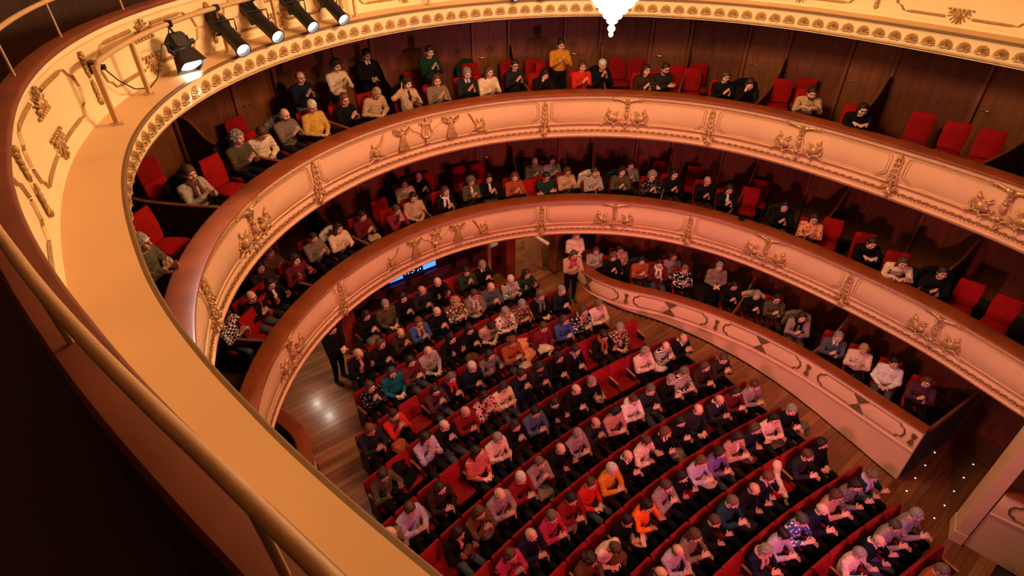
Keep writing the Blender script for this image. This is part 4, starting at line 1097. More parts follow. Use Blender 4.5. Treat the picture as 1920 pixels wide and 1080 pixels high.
def head_prims(H, RH):
    g = lambda x, y, z: H+RH@np.array((x, y, z))
    pr = [E(g(0, -.006, .012), (.076, .095, .104), 0, .02, RH), E(g(0, .026, -.058), (.056, .064, .058), 0, .03, RH), E(g(0, .068, -.092), (.024, .02, .018), 0, .02, RH)]
    pr += [C(g(0, .086, .012), g(0, .108, -.022), .009, .0145, 0, .012), C(g(-.042, .080, .034), g(.042, .080, .034), .012, .012, 0, .014)]
    for s_ in (-1, 1):
        pr += [E(g(s_*.077, -.008, -.012), (.012, .022, .033), 0, .008, RH), E(g(s_*.045, .062, -.03), (.026, .024, .024), 0, .02, RH), E(g(s_*.033, .087, .010), (.0125, .008, .0058), 4, .004, RH)]
        pr += [C(g(s_*.017, .0935, .032), g(s_*.047, .084, .034), .0055, .0045, 6, .004)]
    pr += [E(g(0, .0885, -.057), (.0235, .010, .0085), 5, .006, RH)]
    return pr
def make_pose(lean=.05, hands='clap', pitch=-.1, yaw=0., stand=False, twist=0., fat=1.0):
    Pv = np.array((0, 0, .93 if stand else .53)); u = np.array((0, math.sin(lean), math.cos(lean))); RL = rx(-lean)
    g = lambda x, y, z: Pv+RL@np.array((x, y, z))
    fw = RL@np.array((0, 1, 0.))
    pr = [E(Pv+np.array((0, -.01, .0)), (.178*fat, .135, .125), 2, .04), E(g(0, .012, .17), (.168*fat, .140*fat, .17), 1, .05, RL), E(g(0, .0, .35), (.178, .125, .17), 1, .05, RL)]
    sh = {s_: g(s_*.176, -.012, .432) for s_ in (-1, 1)}
    pr += [C(g(-.13, -.012, .445), g(.13, -.012, .445), .068, .068, 1, .04)]
    nb = g(0, -.005, .50); RH = rz_(yaw)@rx(pitch-lean*.35); Hc = nb+RL@np.array((0, .02, .055))+RH@np.array((0, .012, .105))
    pr += [C(g(0, -.005, .44), Hc+RH@np.array((0, -.015, -.06)), .056, .050, 0, .02)]
    pr += [C(g(-.05, -.012, .485), g(.05, -.012, .485), .05, .05, 1, .02)]
    pr += head_prims(Hc, RH)
    # arms
    W_ = {}; ZB = Pv[2]-.53
    def setup(kind, s_):
        if kind == 'clap': return ((.052, .31, .87), (-.42, .42, .80), (-1, 0, -.45), (0, -1, .5)) if s_ > 0 else ((-.058, .335, .84), (.22, .80, .56), (1, .0, .35), (0, -.4, 1))
        if kind == 'high': return ((.045, .26, .97), (-.30, .30, .9), (-1, 0, -.35), (0, -1, .4)) if s_ > 0 else ((-.050, .275, .95), (.16, .55, .82), (1, .0, .25), (0, -.6, .8))
        if kind == 'open': return (s_*.125, .31, .90), (s_*.10, .45, .88), (-s_, -.1, 0), (0, -1, .4)
        if kind == 'lap': return (s_*.085, .275, .665), (-s_*.75, .62, -.05), (0, .1, -1), (0, 1, .2)
        if kind == 'cross': return (-s_*.10, .215, .80+s_*.025), (-s_*.95, .1, .12), (0, -1, 0), (0, 0, 1)
        if kind == 'lean': return (s_*.10, .60, .895), (-s_*.75, .65, .0), (0, .0, -1), (0, 1, .3)
        if kind == 'face': return ((.075, .185, 1.085), (-.25, .1, .96), (-1, -.2, 0), (0, -1, 0)) if s_ > 0 else ((-.07, .44, .885), (.7, .6, 0), (0, 0, -1), (0, 1, 0))
        if kind == 'mouth': return (s_*.035, .27, 1.04), (-s_*.15, .0, .98), (-s_, 0, 0), (0, -1, .4)
        if kind == 'raise': return ((.20, .16, 1.12), (.05, .2, .97), (-.8, .5, 0), (-1, 0, 0)) if s_ > 0 else ((-.06, .33, .84), (.2, .6, .8), (1, 0, 0), (0, -1, .4))
        if kind == 'clasp': return (s_*.045, .26, .70), (-s_*.75, .55, -.25), (0, .3, -1), (0, 1, .3)
    for s_ in (-1, 1):
        w_, f, n, sd = setup(hands, s_); w_ = np.array(w_)+np.array((0, 0, ZB))
        if lean > .08 and hands not in ('lap', 'lean', 'clasp'): w_ = Pv+rx(-lean*.85)@(w_-Pv)
        el, wr = ik(sh[s_], w_, .275, .25, (s_*.75, -.35, -1.0))
        pr += [C(sh[s_], el, .066, .055, 1, .025), C(el, el+(wr-el)*.88, .054, .041, 1, .02), C(el+(wr-el)*.82, wr, .029, .027, 0, .008)]
        pr += hand(wr, f, n, sd, .6 if hands in ('lap', 'lean', 'cross', 'clasp') else .25)
    # legs
    for s_ in (-1, 1):
        if stand:
            hp = np.array((s_*.085, 0, .90)); kn = np.array((s_*.10, .02, .50)); an = np.array((s_*.11, -.02, .085)); toe = np.array((s_*.13, .15, .045))
        else:
            hp = np.array((s_*.085, .04, .515)); kn = np.array((s_*.13, .455, .535)); an = np.array((s_*.13, .40, .09)); toe = np.array((s_*.145, .57, .045))
        pr += [C(hp, kn, .088, .064, 2, .035), C(kn, an, .060, .044, 2, .02), C(an+np.array((0, -.02, -.04)), toe, .043, .036, 3, .012), C(an, an+np.array((0, 0, -.02)), .04, .042, 3, .01)]
    return pr, dict(head=Hc, RH=RH, neck=nb, RL=RL)
M['eye'] = mat('eye', (.07, .045, .035), .3); M['lip'] = mat('lip', (.42, .13, .11), .5); M['shoe'] = mat('shoe_leather', (.015, .012, .01), .4)
SKINS = [mat('skin_tone_%d' % i, c, .5, noise=(25, .06)) for i, c in enumerate([(.70, .41, .30), (.76, .48, .36), (.62, .35, .24), (.74, .44, .33)])]
HAIRC = dict(black=(.008, .006, .006), darkbrown=(.025, .014, .009), brown=(.085, .042, .02), auburn=(.16, .055, .022), blond=(.42, .27, .12), grey=(.30, .28, .26), greybrown=(.16, .12, .09), white=(.72, .68, .62), charcoal=(.06, .055, .055))
HAIRM = {k: mat('hair_'+k, c, .5, noise=(45, .45, (1, 1, .25)), bump=(70, .8, .012)) for k, c in HAIRC.items()}
COLS = {'black': (.006, .006, .007), 'charcoal': (.019, .019, .021), 'navy': (.009, .012, .028), 'light grey': (.36, .33, .31), 'grey': (.15, .145, .14), 'slate blue': (.07, .11, .19), 'slate': (.075, .09, .13), 'white': (.78, .74, .69), 'cream': (.74, .60, .42), 'light': (.6, .54, .46), 'beige': (.50, .35, .22), 'taupe': (.20, .155, .12), 'dark brown': (.035, .018, .012), 'brown': (.12, .055, .028), 'olive': (.085, .072, .038), 'dark green': (.012, .042, .03), 'green': (.028, .045, .022), 'dark teal': (.012, .045, .06), 'teal': (.008, .13, .15), 'blue': (.05, .09, .32), 'dark red': (.20, .012, .012), 'red': (.55, .025, .018), 'maroon': (.11, .012, .018), 'burgundy': (.19, .014, .032), 'magenta': (.42, .03, .10), 'pale pink': (.74, .55, .48), 'dusty pink': (.46, .25, .20), 'pink': (.62, .30, .28), 'lilac': (.46, .38, .58), 'mauve': (.30, .22, .24), 'purple': (.17, .08, .34), 'plum': (.08, .025, .04), 'rust': (.34, .085, .03), 'orange': (.90, .17, .02), 'mustard': (.62, .27, .02), 'yellow': (.60, .38, .08), 'peach': (.70, .33, .17)}
CNAMES = sorted(COLS, key=lambda k: -len(k))
def find_cols(text):
    out = []; t = text
    while True:
        best = None
        for c in CNAMES:
            i = t.find(c)
            if i >= 0 and (best is None or i < best[0] or (i == best[0] and len(c) > len(best[1]))): best = (i, c)
        if best is None: return out
        out.append(best[1]); t = t[:best[0]]+'#'*len(best[1])+t[best[0]+len(best[1]):]
_fab = {}
def fabric(c1, c2=None, pat=None):
    key = (c1, c2, pat)
    if key in _fab: return _fab[key]
    a = COLS[c1]
    m = mat('fabric_%s%s%s' % (c1.replace(' ', '_'), '_'+c2.replace(' ', '_') if c2 else '', '_'+pat if pat else ''), a, .85, noise=(18, .18), bump=(14, .6, .03), spec=.12)
    if pat:
        nt = m.node_tree; b = nt.nodes['Principled BSDF']; tc = nt.nodes.new('ShaderNodeTexCoord'); mix = nt.nodes.new('ShaderNodeMix'); mix.data_type = 'RGBA'
        mix.inputs[6].default_value = (*a, 1); mix.inputs[7].default_value = (*COLS[c2], 1)
        if pat == 'striped':
            t = nt.nodes.new('ShaderNodeTexWave'); t.bands_direction = 'Z'; t.inputs['Scale'].default_value = 9.5; t.inputs['Distortion'].default_value = .6
        elif pat == 'checked':
            t = nt.nodes.new('ShaderNodeTexChecker'); t.inputs['Scale'].default_value = 22
        else:
            t = nt.nodes.new('ShaderNodeTexVoronoi'); t.inputs['Scale'].default_value = 24 if pat == 'floral' else 17
        nt.links.new(tc.outputs['Object'], t.inputs['Vector'])
        r = nt.nodes.new('ShaderNodeValToRGB'); lo, hi = {'striped': (.45, .55), 'checked': (.4, .6), 'floral': (.28, .22), 'patterned': (.42, .36)}[pat]
        r.color_ramp.elements[0].position = min(lo, hi); r.color_ramp.elements[1].position = max(lo, hi)
        if lo > hi: r.color_ramp.elements[0].color = (1, 1, 1, 1); r.color_ramp.elements[1].color = (0, 0, 0, 1)
        src = t.outputs['Distance'] if pat in ('floral', 'patterned') else (t.outputs['Fac'] if 'Fac' in t.outputs else t.outputs[1])
        nt.links.new(src, r.inputs[0]); nt.links.new(r.outputs[0], mix.inputs[0]); nt.links.new(mix.outputs[2], b.inputs['Base Color'])
    _fab[key] = m; return m
PANTS = [fabric(c) for c in ('black', 'black', 'navy', 'black', 'dark brown', 'charcoal', 'black', 'slate')]  # mostly black, putting the darkness around the laps into the cloth
POSES = {}
def add_pose(name, **kw):
    pr, info = make_pose(**kw)
    info['me'] = sdf_mesh('person_'+name, pr, HS, [SKINS[0], PANTS[0], PANTS[0], M['shoe'], M['eye'], M['lip'], HAIRM['brown']], cloth=.0045); POSES[name] = info
add_pose('clap', lean=.06, hands='clap', pitch=-.18, yaw=-.12)
add_pose('clap2', lean=.16, hands='clap', pitch=-.05, yaw=.25, fat=1.08)
add_pose('clap3', lean=.02, hands='clap', pitch=-.30, yaw=.05)
add_pose('high', lean=.05, hands='high', pitch=-.12, yaw=.1)
add_pose('high2', lean=.14, hands='high', pitch=-.22, yaw=-.3)
add_pose('open', lean=.08, hands='open', pitch=-.1, yaw=.15)
add_pose('open2', lean=.10, hands='open', pitch=-.25, yaw=-.2, fat=1.08)
add_pose('lap', lean=.05, hands='lap', pitch=-.2, yaw=-.2)
add_pose('lap2', lean=.02, hands='lap', pitch=-.05, yaw=.3, fat=1.06)
add_pose('down', lean=.28, hands='lap', pitch=-.65, yaw=0)
add_pose('cross', lean=.18, hands='cross', pitch=-.2, yaw=.2)
add_pose('lean', lean=.52, hands='lean', pitch=-.1, yaw=.2)
add_pose('face', lean=.42, hands='face', pitch=-.3, yaw=0)
add_pose('mouth', lean=.22, hands='mouth', pitch=-.25, yaw=.1)
add_pose('raise', lean=.05, hands='raise', pitch=-.15, yaw=.1)
add_pose('standclap', lean=.04, hands='clap', pitch=-.25, yaw=.1, stand=True)
add_pose('standclasp', lean=.03, hands='clasp', pitch=-.30, yaw=.0, stand=True)
# ---- hair, in head space
def hclip(low, front, zmin=None, ztop=None, yface=None):
    def f(G):
        y, z = G[..., 1], G[..., 2]
        lim = front+.63*(z-.075)+.011*wob(G, .035)
        if yface is not None: lim = np.maximum(lim, yface)
        d = y-lim; d = np.maximum(d, low-z)
        if ztop is not None: d = np.maximum(d, z-ztop)
        return d
    return f
def mk_hair():
    d = {}; one = [M['cable']]
    cap = E((0, -.014, .022), (.089, .107, .114))
    d['short'] = sdf_mesh('hair_short', [cap, E((0, -.02, .07), (.075, .085, .07), k=.03)], .006, one, hclip(-.088, .078), hairn=(.0042, .03))
    d['fringe'] = sdf_mesh('hair_fringe', [E((0, -.012, .010), (.0875, .105, .104))], .006, one, hclip(-.09, .07, ztop=.028), hairn=(.0035, .025))
    side = [C((s_*.072, -.015, .02), (s_*.080, -.005, -.125), .036, .03, k=.03) for s_ in (-1, 1)]
    d['bob'] = sdf_mesh('hair_bob', [E((0, -.016, .024), (.091, .108, .115)), E((0, -.062, -.06), (.085, .05, .085), k=.03)]+side, .007, one, hclip(-.17, .080, yface=.004), hairn=(.005, .04))
    lng = [C((s_*.070, -.02, .0), (s_*.085, .0, -.30), .038, .026, k=.03) for s_ in (-1, 1)]
    d['long'] = sdf_mesh('hair_long', [E((0, -.016, .024), (.092, .109, .116)), E((0, -.075, -.14), (.092, .045, .18), k=.03)]+lng, .007, one, hclip(-.36, .082, yface=.008), hairn=(.0055, .045))
    rg = random.Random(3); cur = [E((0, -.016, .03), (.092, .108, .114))]
    for i in range(70):
        a = rg.uniform(0, 2*math.pi); b = rg.uniform(-.5, 1.5); v = np.array((math.cos(a)*math.cos(b), math.sin(a)*math.cos(b), math.sin(b)))*np.array((.098, .112, .12))+np.array((0, -.018, .02))
        r_ = rg.uniform(.018, .028); cur.append(E(v, (r_, r_, r_), k=.012))
    d['curly'] = sdf_mesh('hair_curly', cur, .007, one, hclip(-.12, .085, yface=.004))
    d['bun'] = sdf_mesh('hair_bun', [cap, E((0, -.02, .07), (.075, .085, .068), k=.03), E((0, -.105, .075), (.048, .044, .045), k=.015)], .0065, one, hclip(-.085, .086), hairn=(.003, .03))
    d['beard'] = sdf_mesh('beard', [E((0, .030, -.066), (.062, .070, .062))], .0065, one, lambda G: np.maximum(np.maximum(.012-G[..., 1], G[..., 2]+.045), -(((G[..., 0]/.026)**2+((G[..., 2]+.055)/.014)**2)-1)*.01-1*(G[..., 1] < .06)))
    mb = MB()
    for s_ in (-1, 1):
        mb.tube([(s_*.034+.023*math.cos(a), .104-.10*abs(s_*.034+.023*math.cos(a))**1.5*3, .010+.019*math.sin(a)) for a in np.linspace(0, 2*math.pi, 14)], .0028, 5, caps=False); mb.tube([(s_*.057, .098, .014), (s_*.080, .0, .012)], .0025, 5)
    mb.tube([(-.011, .104, .014), (.011, .104, .014)], .0025, 5); d['glasses'] = mb.mesh('glasses', M['blackmetal'], 60)
    # neck things, in neck space (origin at neck base)
    mb = MB(); mb.tube([(.082*math.cos(a), .005+.082*math.sin(a), .0-.022*math.sin(a)) for a in np.linspace(0, 2*math.pi, 18)], .036, 8, caps=False)
    for s_ in (-1, 1): mb.tube([(s_*.04, .085, -.03), (s_*.055, .125, -.14), (s_*.06, .135, -.27)], [.034, .036, .03], 8)
    d['scarf'] = mb.mesh('scarf', M['cable'], 60)
    mb = MB(); mb.grid([[(r*math.cos(a), -.004+r*math.sin(a), z-.02*math.sin(a)) for r, z in ((.064, .045), (.082, .012), (.09, .0))] for a in np.linspace(math.pi/2+.35, math.pi*2.5-.35, 16)])
    for s_ in (-1, 1): mb.add([(s_*.02, .066, .028), (s_*.06, .06, .02), (s_*.05, .105, -.05), (s_*.012, .105, -.03)], [(0, 1, 2, 3)])
    d['collar'] = mb.mesh('collar', M['cable'], 60)
    d['shirt'] = sdf_mesh('shirt_front', [C((0, .062, -.03), (0, .088, -.13), .040, .050), C((0, .088, -.13), (0, .088, -.32), .05, .045)], .009, one)
    mb = MB(); 
    for a in np.linspace(-.2, math.pi+.2, 17): mb.lathe([(0, -.011), (.009, -.006), (.011, 0), (.009, .006), (0, .011)], (.085*math.cos(a), .03+.085*math.sin(a), -.03-.055*math.sin(a)), 6)
    d['beads'] = mb.mesh('beads', M['cable'], 60)
    d['hood'] = sdf_mesh('hood', [C((.09*math.cos(a), -.02+.085*math.sin(a), .0), (.09*math.cos(a+.5), -.02+.085*math.sin(a+.5), .0), .048, .048, k=.02) for a in np.linspace(.2, 2*math.pi-.3, 11)], .009, one)
    d['vest'] = None
    return d
HAIR = mk_hair()
def setmat(o, i, m): o.material_slots[i].link = 'OBJECT'; o.material_slots[i].material = m
NP = [0]
ALT = {'clap': ['clap', 'clap2', 'clap3'], 'high': ['high', 'high2'], 'open': ['open', 'open2'], 'lap': ['lap', 'lap2']}
PHRASE = {'clap': 'clapping', 'high': 'clapping with raised hands', 'open': 'with hands apart', 'lap': 'with hands in lap', 'down': 'looking down', 'cross': 'with folded arms', 'lean': 'leaning on the rail', 'face': 'leaning with a hand to the face', 'mouth': 'with hands at the mouth', 'raise': 'with one hand raised', 'standclap': 'standing and clapping', 'standclasp': 'standing with clasped hands'}
USED = set()
def person(pose, hair, hc, garment, extras, place, heading, where, group, headpos=None, hips=None, floor=0., sc_=None):
    """placed by its head (headpos) or by its hips on the floor"""
    NP[0] += 1; rg = random.Random(NP[0]*17+3)
    pn = rg.choice(ALT[pose]) if pose in ALT else pose
    inf = POSES[pn]; s = sc_ or rg.uniform(.97, 1.04)
    heading += rg.uniform(-.10, .10)
    if hips is None:
        h = rz_(heading)@(inf['head']*s); x, y = headpos[0]-h[0], headpos[1]-h[1]
    else: x, y = hips
    o = link('person', inf['me'], None, (x, y, floor+.002), (0, 0, heading), (s*1.09, s*1.05, s))
    cols = find_cols(garment); pat = next((p for p in ('striped', 'checked', 'floral', 'patterned') if p in garment.split(' with ')[0]), None)
    if pat and len(cols) > 1: top = fabric(cols[0], cols[1], pat); rest = cols[2:]
    else: top = fabric(cols[0]); rest = cols[1:]
    sk = rg.choice(SKINS)
    setmat(o, 0, sk); setmat(o, 1, fabric(rest[0]) if 'vest' in extras and rest else top); setmat(o, 2, rg.choice(PANTS)); setmat(o, 6, HAIRM[hc])
    mh = Matrix.Translation(Vector(inf['head']))@Matrix([list(r) for r in inf['RH']]).to_4x4(); mn = Matrix.Translation(Vector(inf['neck']))@Matrix([list(r) for r in inf['RL']]).to_4x4()
    hj = rg.uniform(.98, 1.05)
    ho = link('hair', HAIR[hair], o, mw=mh@Matrix.Diagonal((hj*.96, hj*.98, rg.uniform(.97, 1.05), 1))); setmat(ho, 0, HAIRM[hc])
    c2 = rest[0] if rest else None
    for e in extras:
        if e == 'glasses': link('glasses', HAIR['glasses'], o, mw=mh)
        elif e == 'beard': q = link('beard', HAIR['beard'], o, mw=mh); setmat(q, 0, HAIRM[hc])
        elif e == 'vest':
            pass
        elif e in ('scarf', 'collar', 'shirt', 'beads', 'hood'):
            q = link('shirt_front' if e == 'shirt' else e, HAIR[e], o, mw=mn)
            m_ = fabric(c2) if c2 else (fabric('beige', 'maroon', 'patterned') if e == 'scarf' else fabric('white'))
            if e == 'hood': m_ = top
            if e == 'beads': m_ = M['gold']
            setmat(q, 0, m_)
    lab = 'person in %s %s, %s' % (garment, PHRASE[pose], where)
    if len(lab.split()) > 16: lab = 'person in %s, %s' % (garment, where)
    if len(lab.split()) > 16: lab = 'person in %s, %s' % (garment, where.replace(' from booth', '').replace(' from stage', ''))
    if lab in USED: lab = ('person in %s %s, %s' % (garment, PHRASE[pose], where)).replace(', front row', '')
    USED.add(lab); tag(o, lab, 'person', group)
    return o
# ---- the stalls
BYROW = {}
for ln in STALLS.strip().split('\n'):
    px, py = map(float, ln.split('|')[0].split()); q = on_rake(px, py, 1.18)
    k = max(0, min(12, int(round((q[1]-.025*q[0]**2-ROW_Y0-.27)/.91)))); BYROW.setdefault(k, []).append((-q[0], ln))
for k in sorted(BYROW):
    ppl = sorted(BYROW[k]); seats = [SEATPOS[(k, i)] for i in range(sum(1 for kk, _ in SEATPOS if kk == k))]
    n, m_ = len(ppl), len(seats); INF = 1e9; D_ = np.full((n+1, m_+1), INF); D_[0] = 0; take = np.zeros((n+1, m_+1), bool)
    for a in range(1, n+1):
        for b in range(a, m_+1):
            c1 = D_[a, b-1]; c2 = D_[a-1, b-1]+(seats[b-1][0]+ppl[a-1][0])**2
            D_[a, b] = min(c1, c2); take[a, b] = c2 <= c1
    a, b = n, m_; asg = {}
    while a > 0:
        if take[a, b]: asg[a-1] = b-1; a -= 1
        b -= 1
    for a, (nx, ln) in enumerate(ppl):
        f_ = ln.split('|'); hair, hc = f_[1].split(','); garment, pose = f_[2], f_[3]; ex = f_[4].split(',') if len(f_) > 4 else []
        i = asg[a]; sx = seats[i][0]; x = sx+max(-.065, min(.065, -nx-sx)); y = row_y(k, x)+.25; th = math.atan(.05*x)
        person(pose, hair, hc, garment, ex, None, th, '%s row from booth, %s from usher\'s aisle' % (ORD[k+1], ORDN(i+1)), 'audience seated in the stalls', hips=(x, y), floor=floor_z(y+.1)+.006)
# ---- the boxes
def chair_label(g, t, nb, pose):
    lab = 'red chair under person in %s, %s, %s box from stage' % (g, TNAME[t], ORDN(nb))
    if len(lab.split()) > 16: lab = 'red chair under person in %s, %s' % (g, TNAME[t])
    if lab in USED: lab = 'red chair under person in %s %s, %s' % (g, PHRASE[pose], TNAME[t])
    USED.add(lab); return lab
CHAIR_AT = {}; TAKEN = {1: [], 2: [], 3: []}
PARTS = sorted(b for a, b in DOORS)
def box_no(s):                                     # counted from the stage along the far side
    return sum(1 for p in PARTS if p > s)+1
def nearest_s(x, y):
    d = (_pl[:, 0]-x)**2+(_pl[:, 1]-y)**2; i = int(d.argmin()); s = float(_sl[i]); n = NRM(s); return s, float((np.array((x, y))-_pl[i])@n)
TNAME = {3: 'upper balcony', 2: 'lower balcony', 1: 'stalls boxes'}
def seat_in_box(t, ln):
    f_ = ln.split('|'); px, py = map(float, f_[0].split()); hair, hc = f_[1].split(','); garment, pose = f_[2], f_[3]; ex = f_[4].split(',') if len(f_) > 4 else []
    base = ALT[pose][0] if pose in ALT else pose
    hz = POSES[base]['head'][2]; q = on_plane(px, py, FL[t]+hz)
    s, o = nearest_s(q[0], q[1])
    def head_dir(x, y):
        d1 = np.array((0., 12.))-np.array((x, y)); d1 /= np.linalg.norm(d1); d2 = -NRM(s); d = d1*.62+d2*.38
        if 'yaw' in ''.join(ex): d = d1
        return math.atan2(-d[0], d[1])
    h = head_dir(q[0], q[1]); hp = rz_(h)@POSES[base]['head']; hx, hy = q[0]-hp[0], q[1]-hp[1]
    s2, o2 = nearest_s(hx, hy)
    lo, hi = {3: (.76, 2.2), 2: (.76, 2.2), 1: (.25, 1.4)}[t]
    if 'aisle' in ex: lo, hi = -9, 9
    oc = min(max(o2, lo), hi)
    if oc != o2: p = PT(s2, oc); hx, hy = p[0], p[1]
    for _ in range(6):
        for (qx, qy) in TAKEN[t]:
            dx, dy = hx-qx, hy-qy; dd_ = math.hypot(dx, dy)
            if dd_ < .50: hx += dx/dd_*(.50-dd_)*.9; hy += dy/dd_*(.50-dd_)*.9
        s2, o2 = nearest_s(hx, hy); oc = min(max(o2, lo), hi)
        if oc != o2: p = PT(s2, oc); hx, hy = p[0], p[1]
    if 'aisle' not in ex: TAKEN[t].append((hx, hy))
    row = 'front row' if oc < 1.35 else 'back row'
    nb = box_no(s2)
    where = '%s, %s box from stage, %s' % (TNAME[t], ORDN(nb), row)
    if 'aisle' in ex: where = 'in the aisle beside the stalls box front'
    person(pose, hair, hc, garment, [e for e in ex if e not in ('aisle', 'nochair')], None, h, where, 'audience in the '+TNAME[t], hips=(hx, hy), floor=(floor_z(hy) if 'aisle' in ex else FL[t]), sc_=1.0)
    if not pose.startswith('stand') and 'nochair' not in ex:
        b = rz_(h)@np.array((0, -.24, 0)); CHAIR_AT[(t, int(px))] = (hx+b[0], hy+b[1], FL[t], h); box_chair(hx+b[0], hy+b[1], FL[t], h, chair_label(garment, t, nb, pose), 'red box chairs')
for t, txt in ((3, TIER3), (2, TIER2), (1, TIER1)):
    for ln in txt.strip().split('\n'): seat_in_box(t, ln)
# the usher in the left aisle
q = on_rake(640, 712, 0)
person('standclasp', 'short', 'darkbrown', 'black suit', [], None, .35, 'beside the red post at the left entrance', 'staff', hips=(q[0], q[1]+.0), floor=floor_z(q[1]))
# empty red chairs in the boxes: pixel of the chair back's top edge centre
EMP = {}
for t, (px, py) in [(3, p) for p in EMPTY3]+[(2, p) for p in EMPTY2]:
    q = on_plane(px, py, FL[t]+1.0); s, o = nearest_s(q[0], q[1]); oc = min(max(o, .85), 2.25); p = PT(s, oc) if oc != o else (q[0], q[1])
    d1 = np.array((0., 12.))-np.array(p[:2]); d1 /= np.linalg.norm(d1); d = d1*.35-NRM(s)*.65
    EMP.setdefault((t, box_no(s), 'front row' if oc < 1.35 else 'back row'), []).append((-s, p[0], p[1], math.atan2(-d[0], d[1])))
for (t, nb, row), lst in EMP.items():
    for i, (_, x, y, h) in enumerate(sorted(lst)):
        lab = 'empty red chair, %s, %s box from stage, %s' % (TNAME[t], ORDN(nb), row)
        if len(lst) > 1: lab += ', %s from stage' % ORDN(i+1)
        box_chair(x, y, FL[t], h, lab, 'empty red box chairs')
# ================================================================== coats and bags
def coat_on_back():
    pr = [E((0, -.01, .80), (.27, .075, .24), 0, .03), E((0, .0, .98), (.24, .085, .09), 0, .04), C((-.25, .0, .94), (-.30, .02, .62), .055, .045, 0, .03), C((.25, .0, .94), (.30, .02, .60), .055, .045, 0, .03), E((0, -.05, .62), (.26, .05, .2), 0, .03)]
    return sdf_mesh('coat', pr, .012, [M['cable']], hairn=(.010, .15))
def coat_on_seat():
    pr = [E((-.02, .30, .55), (.23, .20, .07), 0, .03), E((.05, .18, .68), (.19, .10, .16), 0, .05), C((-.12, .42, .54), (.14, .52, .50), .06, .05, 0, .03), C((.12, .10, .86), (-.12, .10, .80), .06, .05, 0, .04)]
    return sdf_mesh('coat', pr, .012, [M['cable']], hairn=(.011, .15))
def coat_long():
    pr = [C((-.08, .10, .86), (-.05, .18, .66), .09, .07, 0, .03), C((-.05, .18, .62), (.03, .42, .52), .065, .055, 0, .03), C((.0, .30, .54), (.10, .58, .50), .05, .045, 0, .03), C((.06, .5, .52), (.12, .66, .36), .05, .035, 0, .03)]
    return sdf_mesh('coat', pr, .010, [M['cable']], hairn=(.010, .13))
def lap_bundle():
    pr = [E((0, 0, .07), (.19, .16, .075), 0, .03), E((-.08, .05, .10), (.10, .11, .06), 0, .03), C((.05, -.08, .12), (.16, .09, .06), .05, .04, 0, .03), C((-.14, .1, .05), (-.02, .19, -.03), .05, .04, 0, .03)]
    return sdf_mesh('bundle', pr, .010, [M['cable']], hairn=(.007, .13))
CB, CS, CL, LB = coat_on_back(), coat_on_seat(), coat_long(), lap_bundle()
def put(name, me, label, cat, col, loc, rz, group=None, sc_=1):
    o = link(name, me, None, loc, (0, 0, rz), sc_); setmat(o, 0, fabric(col) if isinstance(col, str) else fabric(*col)); return tag(o, label, cat, group)
for (t, px), col, lab in [((2, 1112), 'cream', 'cream coat over the chair behind the striped top, lower balcony'), ((2, 631), 'light', 'pale coat over the chair behind a cream sweater, lower balcony'), ((2, 1472), 'charcoal', 'dark fur coat over the chair behind the orange vest'), ((2, 1165), 'charcoal', 'charcoal coat over the chair behind the olive dress'), ((3, 1407), 'black', 'black coat over a chair of the upper balcony'), ((3, 440), 'charcoal', 'charcoal coat over chair behind the olive jacket, upper balcony'), ((3, 763), 'black', 'black coat over the chair behind the raised hand'), ((1, 1202), 'charcoal', 'dark grey coat over the chair behind a rust sweater'), ((1, 1503), 'taupe', 'taupe fur coat over the chair behind a mauve sweater'), ((1, 1415), 'beige', 'beige coat over the chair behind a black sweater, stalls boxes'), ((3, 1128), 'black', 'black coat over the chair beside the red sweater'), ((2, 1760), 'black', 'black coat over last chair of the lower balcony'), ((3, 355), 'black', 'black coat over chair behind the light grey sweater'), ((3, 533), 'grey', 'grey coat over the chair behind the taupe sweater')]:
    if (t, px) in CHAIR_AT:
        x, y, z, h = CHAIR_AT[(t, px)]; put('coat', CB, lab, 'coat', col, (x, y, z+.03), h, 'coats over chair backs')
def seat_at(px, py):
    q = on_rake(px, py, .75); k = int(round((q[1]-.025*q[0]**2-ROW_Y0-.15)/.91)); k = max(0, min(12, k)); i = min((abs(SEATPOS[(k, i)][0]-q[0]), i) for kk, i in SEATPOS if kk == k)[1]
    x, y, wd = SEATPOS[(k, i)]; return (x, y, floor_z(y+.3)+.012), math.atan(.05*x)
l_, r_ = seat_at(985, 655); put('coat', CS, 'orange-tan coat heaped on an empty seat beside the rust jacket', 'coat', 'peach', l_, r_)
l_, r_ = seat_at(1478, 885); put('coat', CL, 'cream and lilac coat laid across an empty seat', 'coat', 'cream', l_, r_)
l_, r_ = seat_at(765, 880); put('coat', CS, 'black coat heaped on empty seat beside the olive sweater', 'coat', 'black', l_, r_, sc_=.92)
l_, r_ = seat_at(800, 945); put('coat', CS, 'black coat on an empty seat near the lilac shirt', 'coat', 'charcoal', l_, r_, sc_=.85)
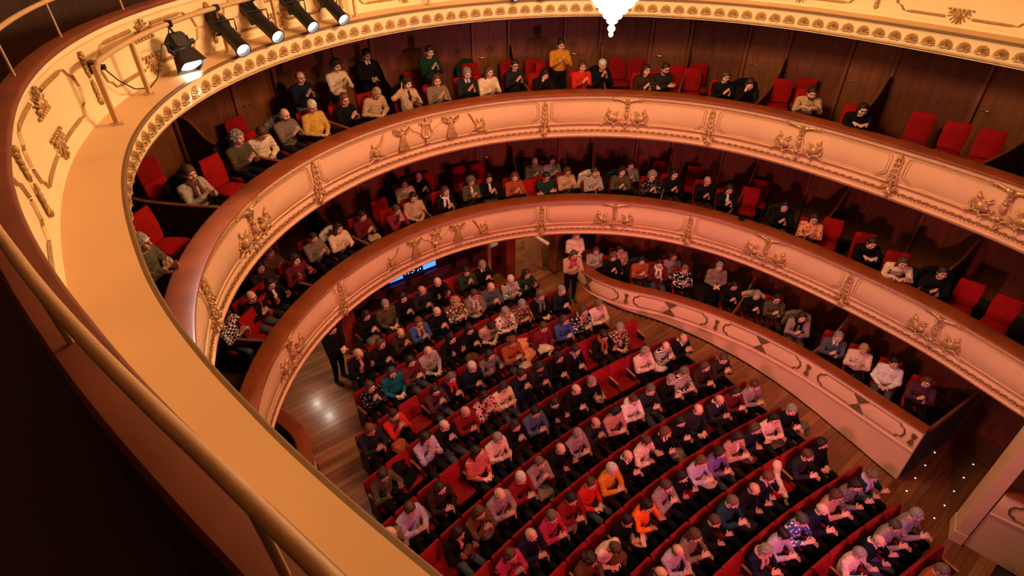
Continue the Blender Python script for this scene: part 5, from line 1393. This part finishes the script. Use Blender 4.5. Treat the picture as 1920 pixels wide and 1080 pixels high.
for px, py, col, lab in [(985, 690, 'pale pink', 'pale pink coat on a lap beside the orange-tan coat'), (1062, 985, 'taupe', 'taupe coat bundled on the lap of the dark red top'), (885, 672, 'brown', 'brown leather bag on the lap of a black jacket'), (1020, 925, 'taupe', 'furry taupe bag on the lap of a mauve jacket'), (748, 838, 'rust', 'rust leather bag beside the red top'), (890, 590, 'beige', 'beige coat on the lap of the taupe jacket'), (848, 592, 'beige', 'beige coat on the lap of the brown patterned top'), (1062, 855, 'charcoal', 'dark coat on lap of a black sweater'), (1270, 855, 'taupe', 'taupe bag on the lap of a pale pink cardigan'), (1325, 905, 'cream', 'cream coat with black bag on a lap near lilac sleeves'), (1400, 860, 'brown', 'brown bag between the dusty pink cardigan and navy sweater'), (1455, 830, 'olive', 'olive patterned coat on the lap of a pale pink blouse'), (1195, 1010, 'cream', 'cream coat on the lap beside the orange sweater'), (1155, 1045, 'brown', 'brown shoulder bag beside the pale pink blouse'), (1235, 690, 'white', 'white jacket on the lap of the pale pink jacket'), (1060, 690, 'teal', 'teal scarf bundled on a lap beside the charcoal cardigan'), (1120, 745, 'beige', 'beige trousers coat on the lap of a black sweater'), (740, 915, 'navy', 'navy coat on the lap of the olive sweater'), (905, 1000, 'grey', 'grey coat on the lap of a black jacket and pink shirt'), (1020, 655, 'cream', 'cream coat on the lap of the burgundy sweater'), (700, 640, 'taupe', 'taupe bag on a lap in the back stalls row'), (870, 1030, 'brown', 'brown bag at the feet of the brown sweater'), (1400, 985, 'charcoal', 'charcoal coat on a lap near the dark teal shirt'), (1500, 800, 'grey', 'pale grey coat on a lap at the end of the ninth row')]:
    q = on_rake(px, py, .66); put('bundle', LB, lab, 'bag' if 'bag' in lab else 'coat', col, (q[0], q[1], floor_z(q[1])+.62), math.atan(.05*q[0])+px % 3, 'coats and bags on laps', .95)
for px, py, col, lab in [(556+600, 505, 'beige', 'beige bag on the lap of black dress in the stalls boxes'), (700, 445, 'beige', 'beige coat on the lap of the maroon jacket, lower balcony')]:
    t = 1 if px > 1000 else 2; q = on_plane(px, py, FL[t]+.66); put('bundle', LB, lab, 'bag' if 'bag' in lab else 'coat', col, (q[0], q[1], FL[t]+.60), .3, 'coats and bags on laps', .85)
# green coat over an upper balcony chair, dark bag on the lower rail
q = on_plane(872, 122, FL[3]+.95); put('coat', CB, 'dark green coat thrown over an empty chair of the upper balcony', 'coat', 'dark green', (q[0], q[1], FL[3]+.03), .2)
q = on_plane(1399, 401, CAP2); put('bundle', LB, 'small black bag resting on the lower balcony rail', 'bag', 'black', (*PT(nearest_s(q[0], q[1])[0], .17, CAP2+.0)[:2], CAP2+.02), 1.2, None, .42)
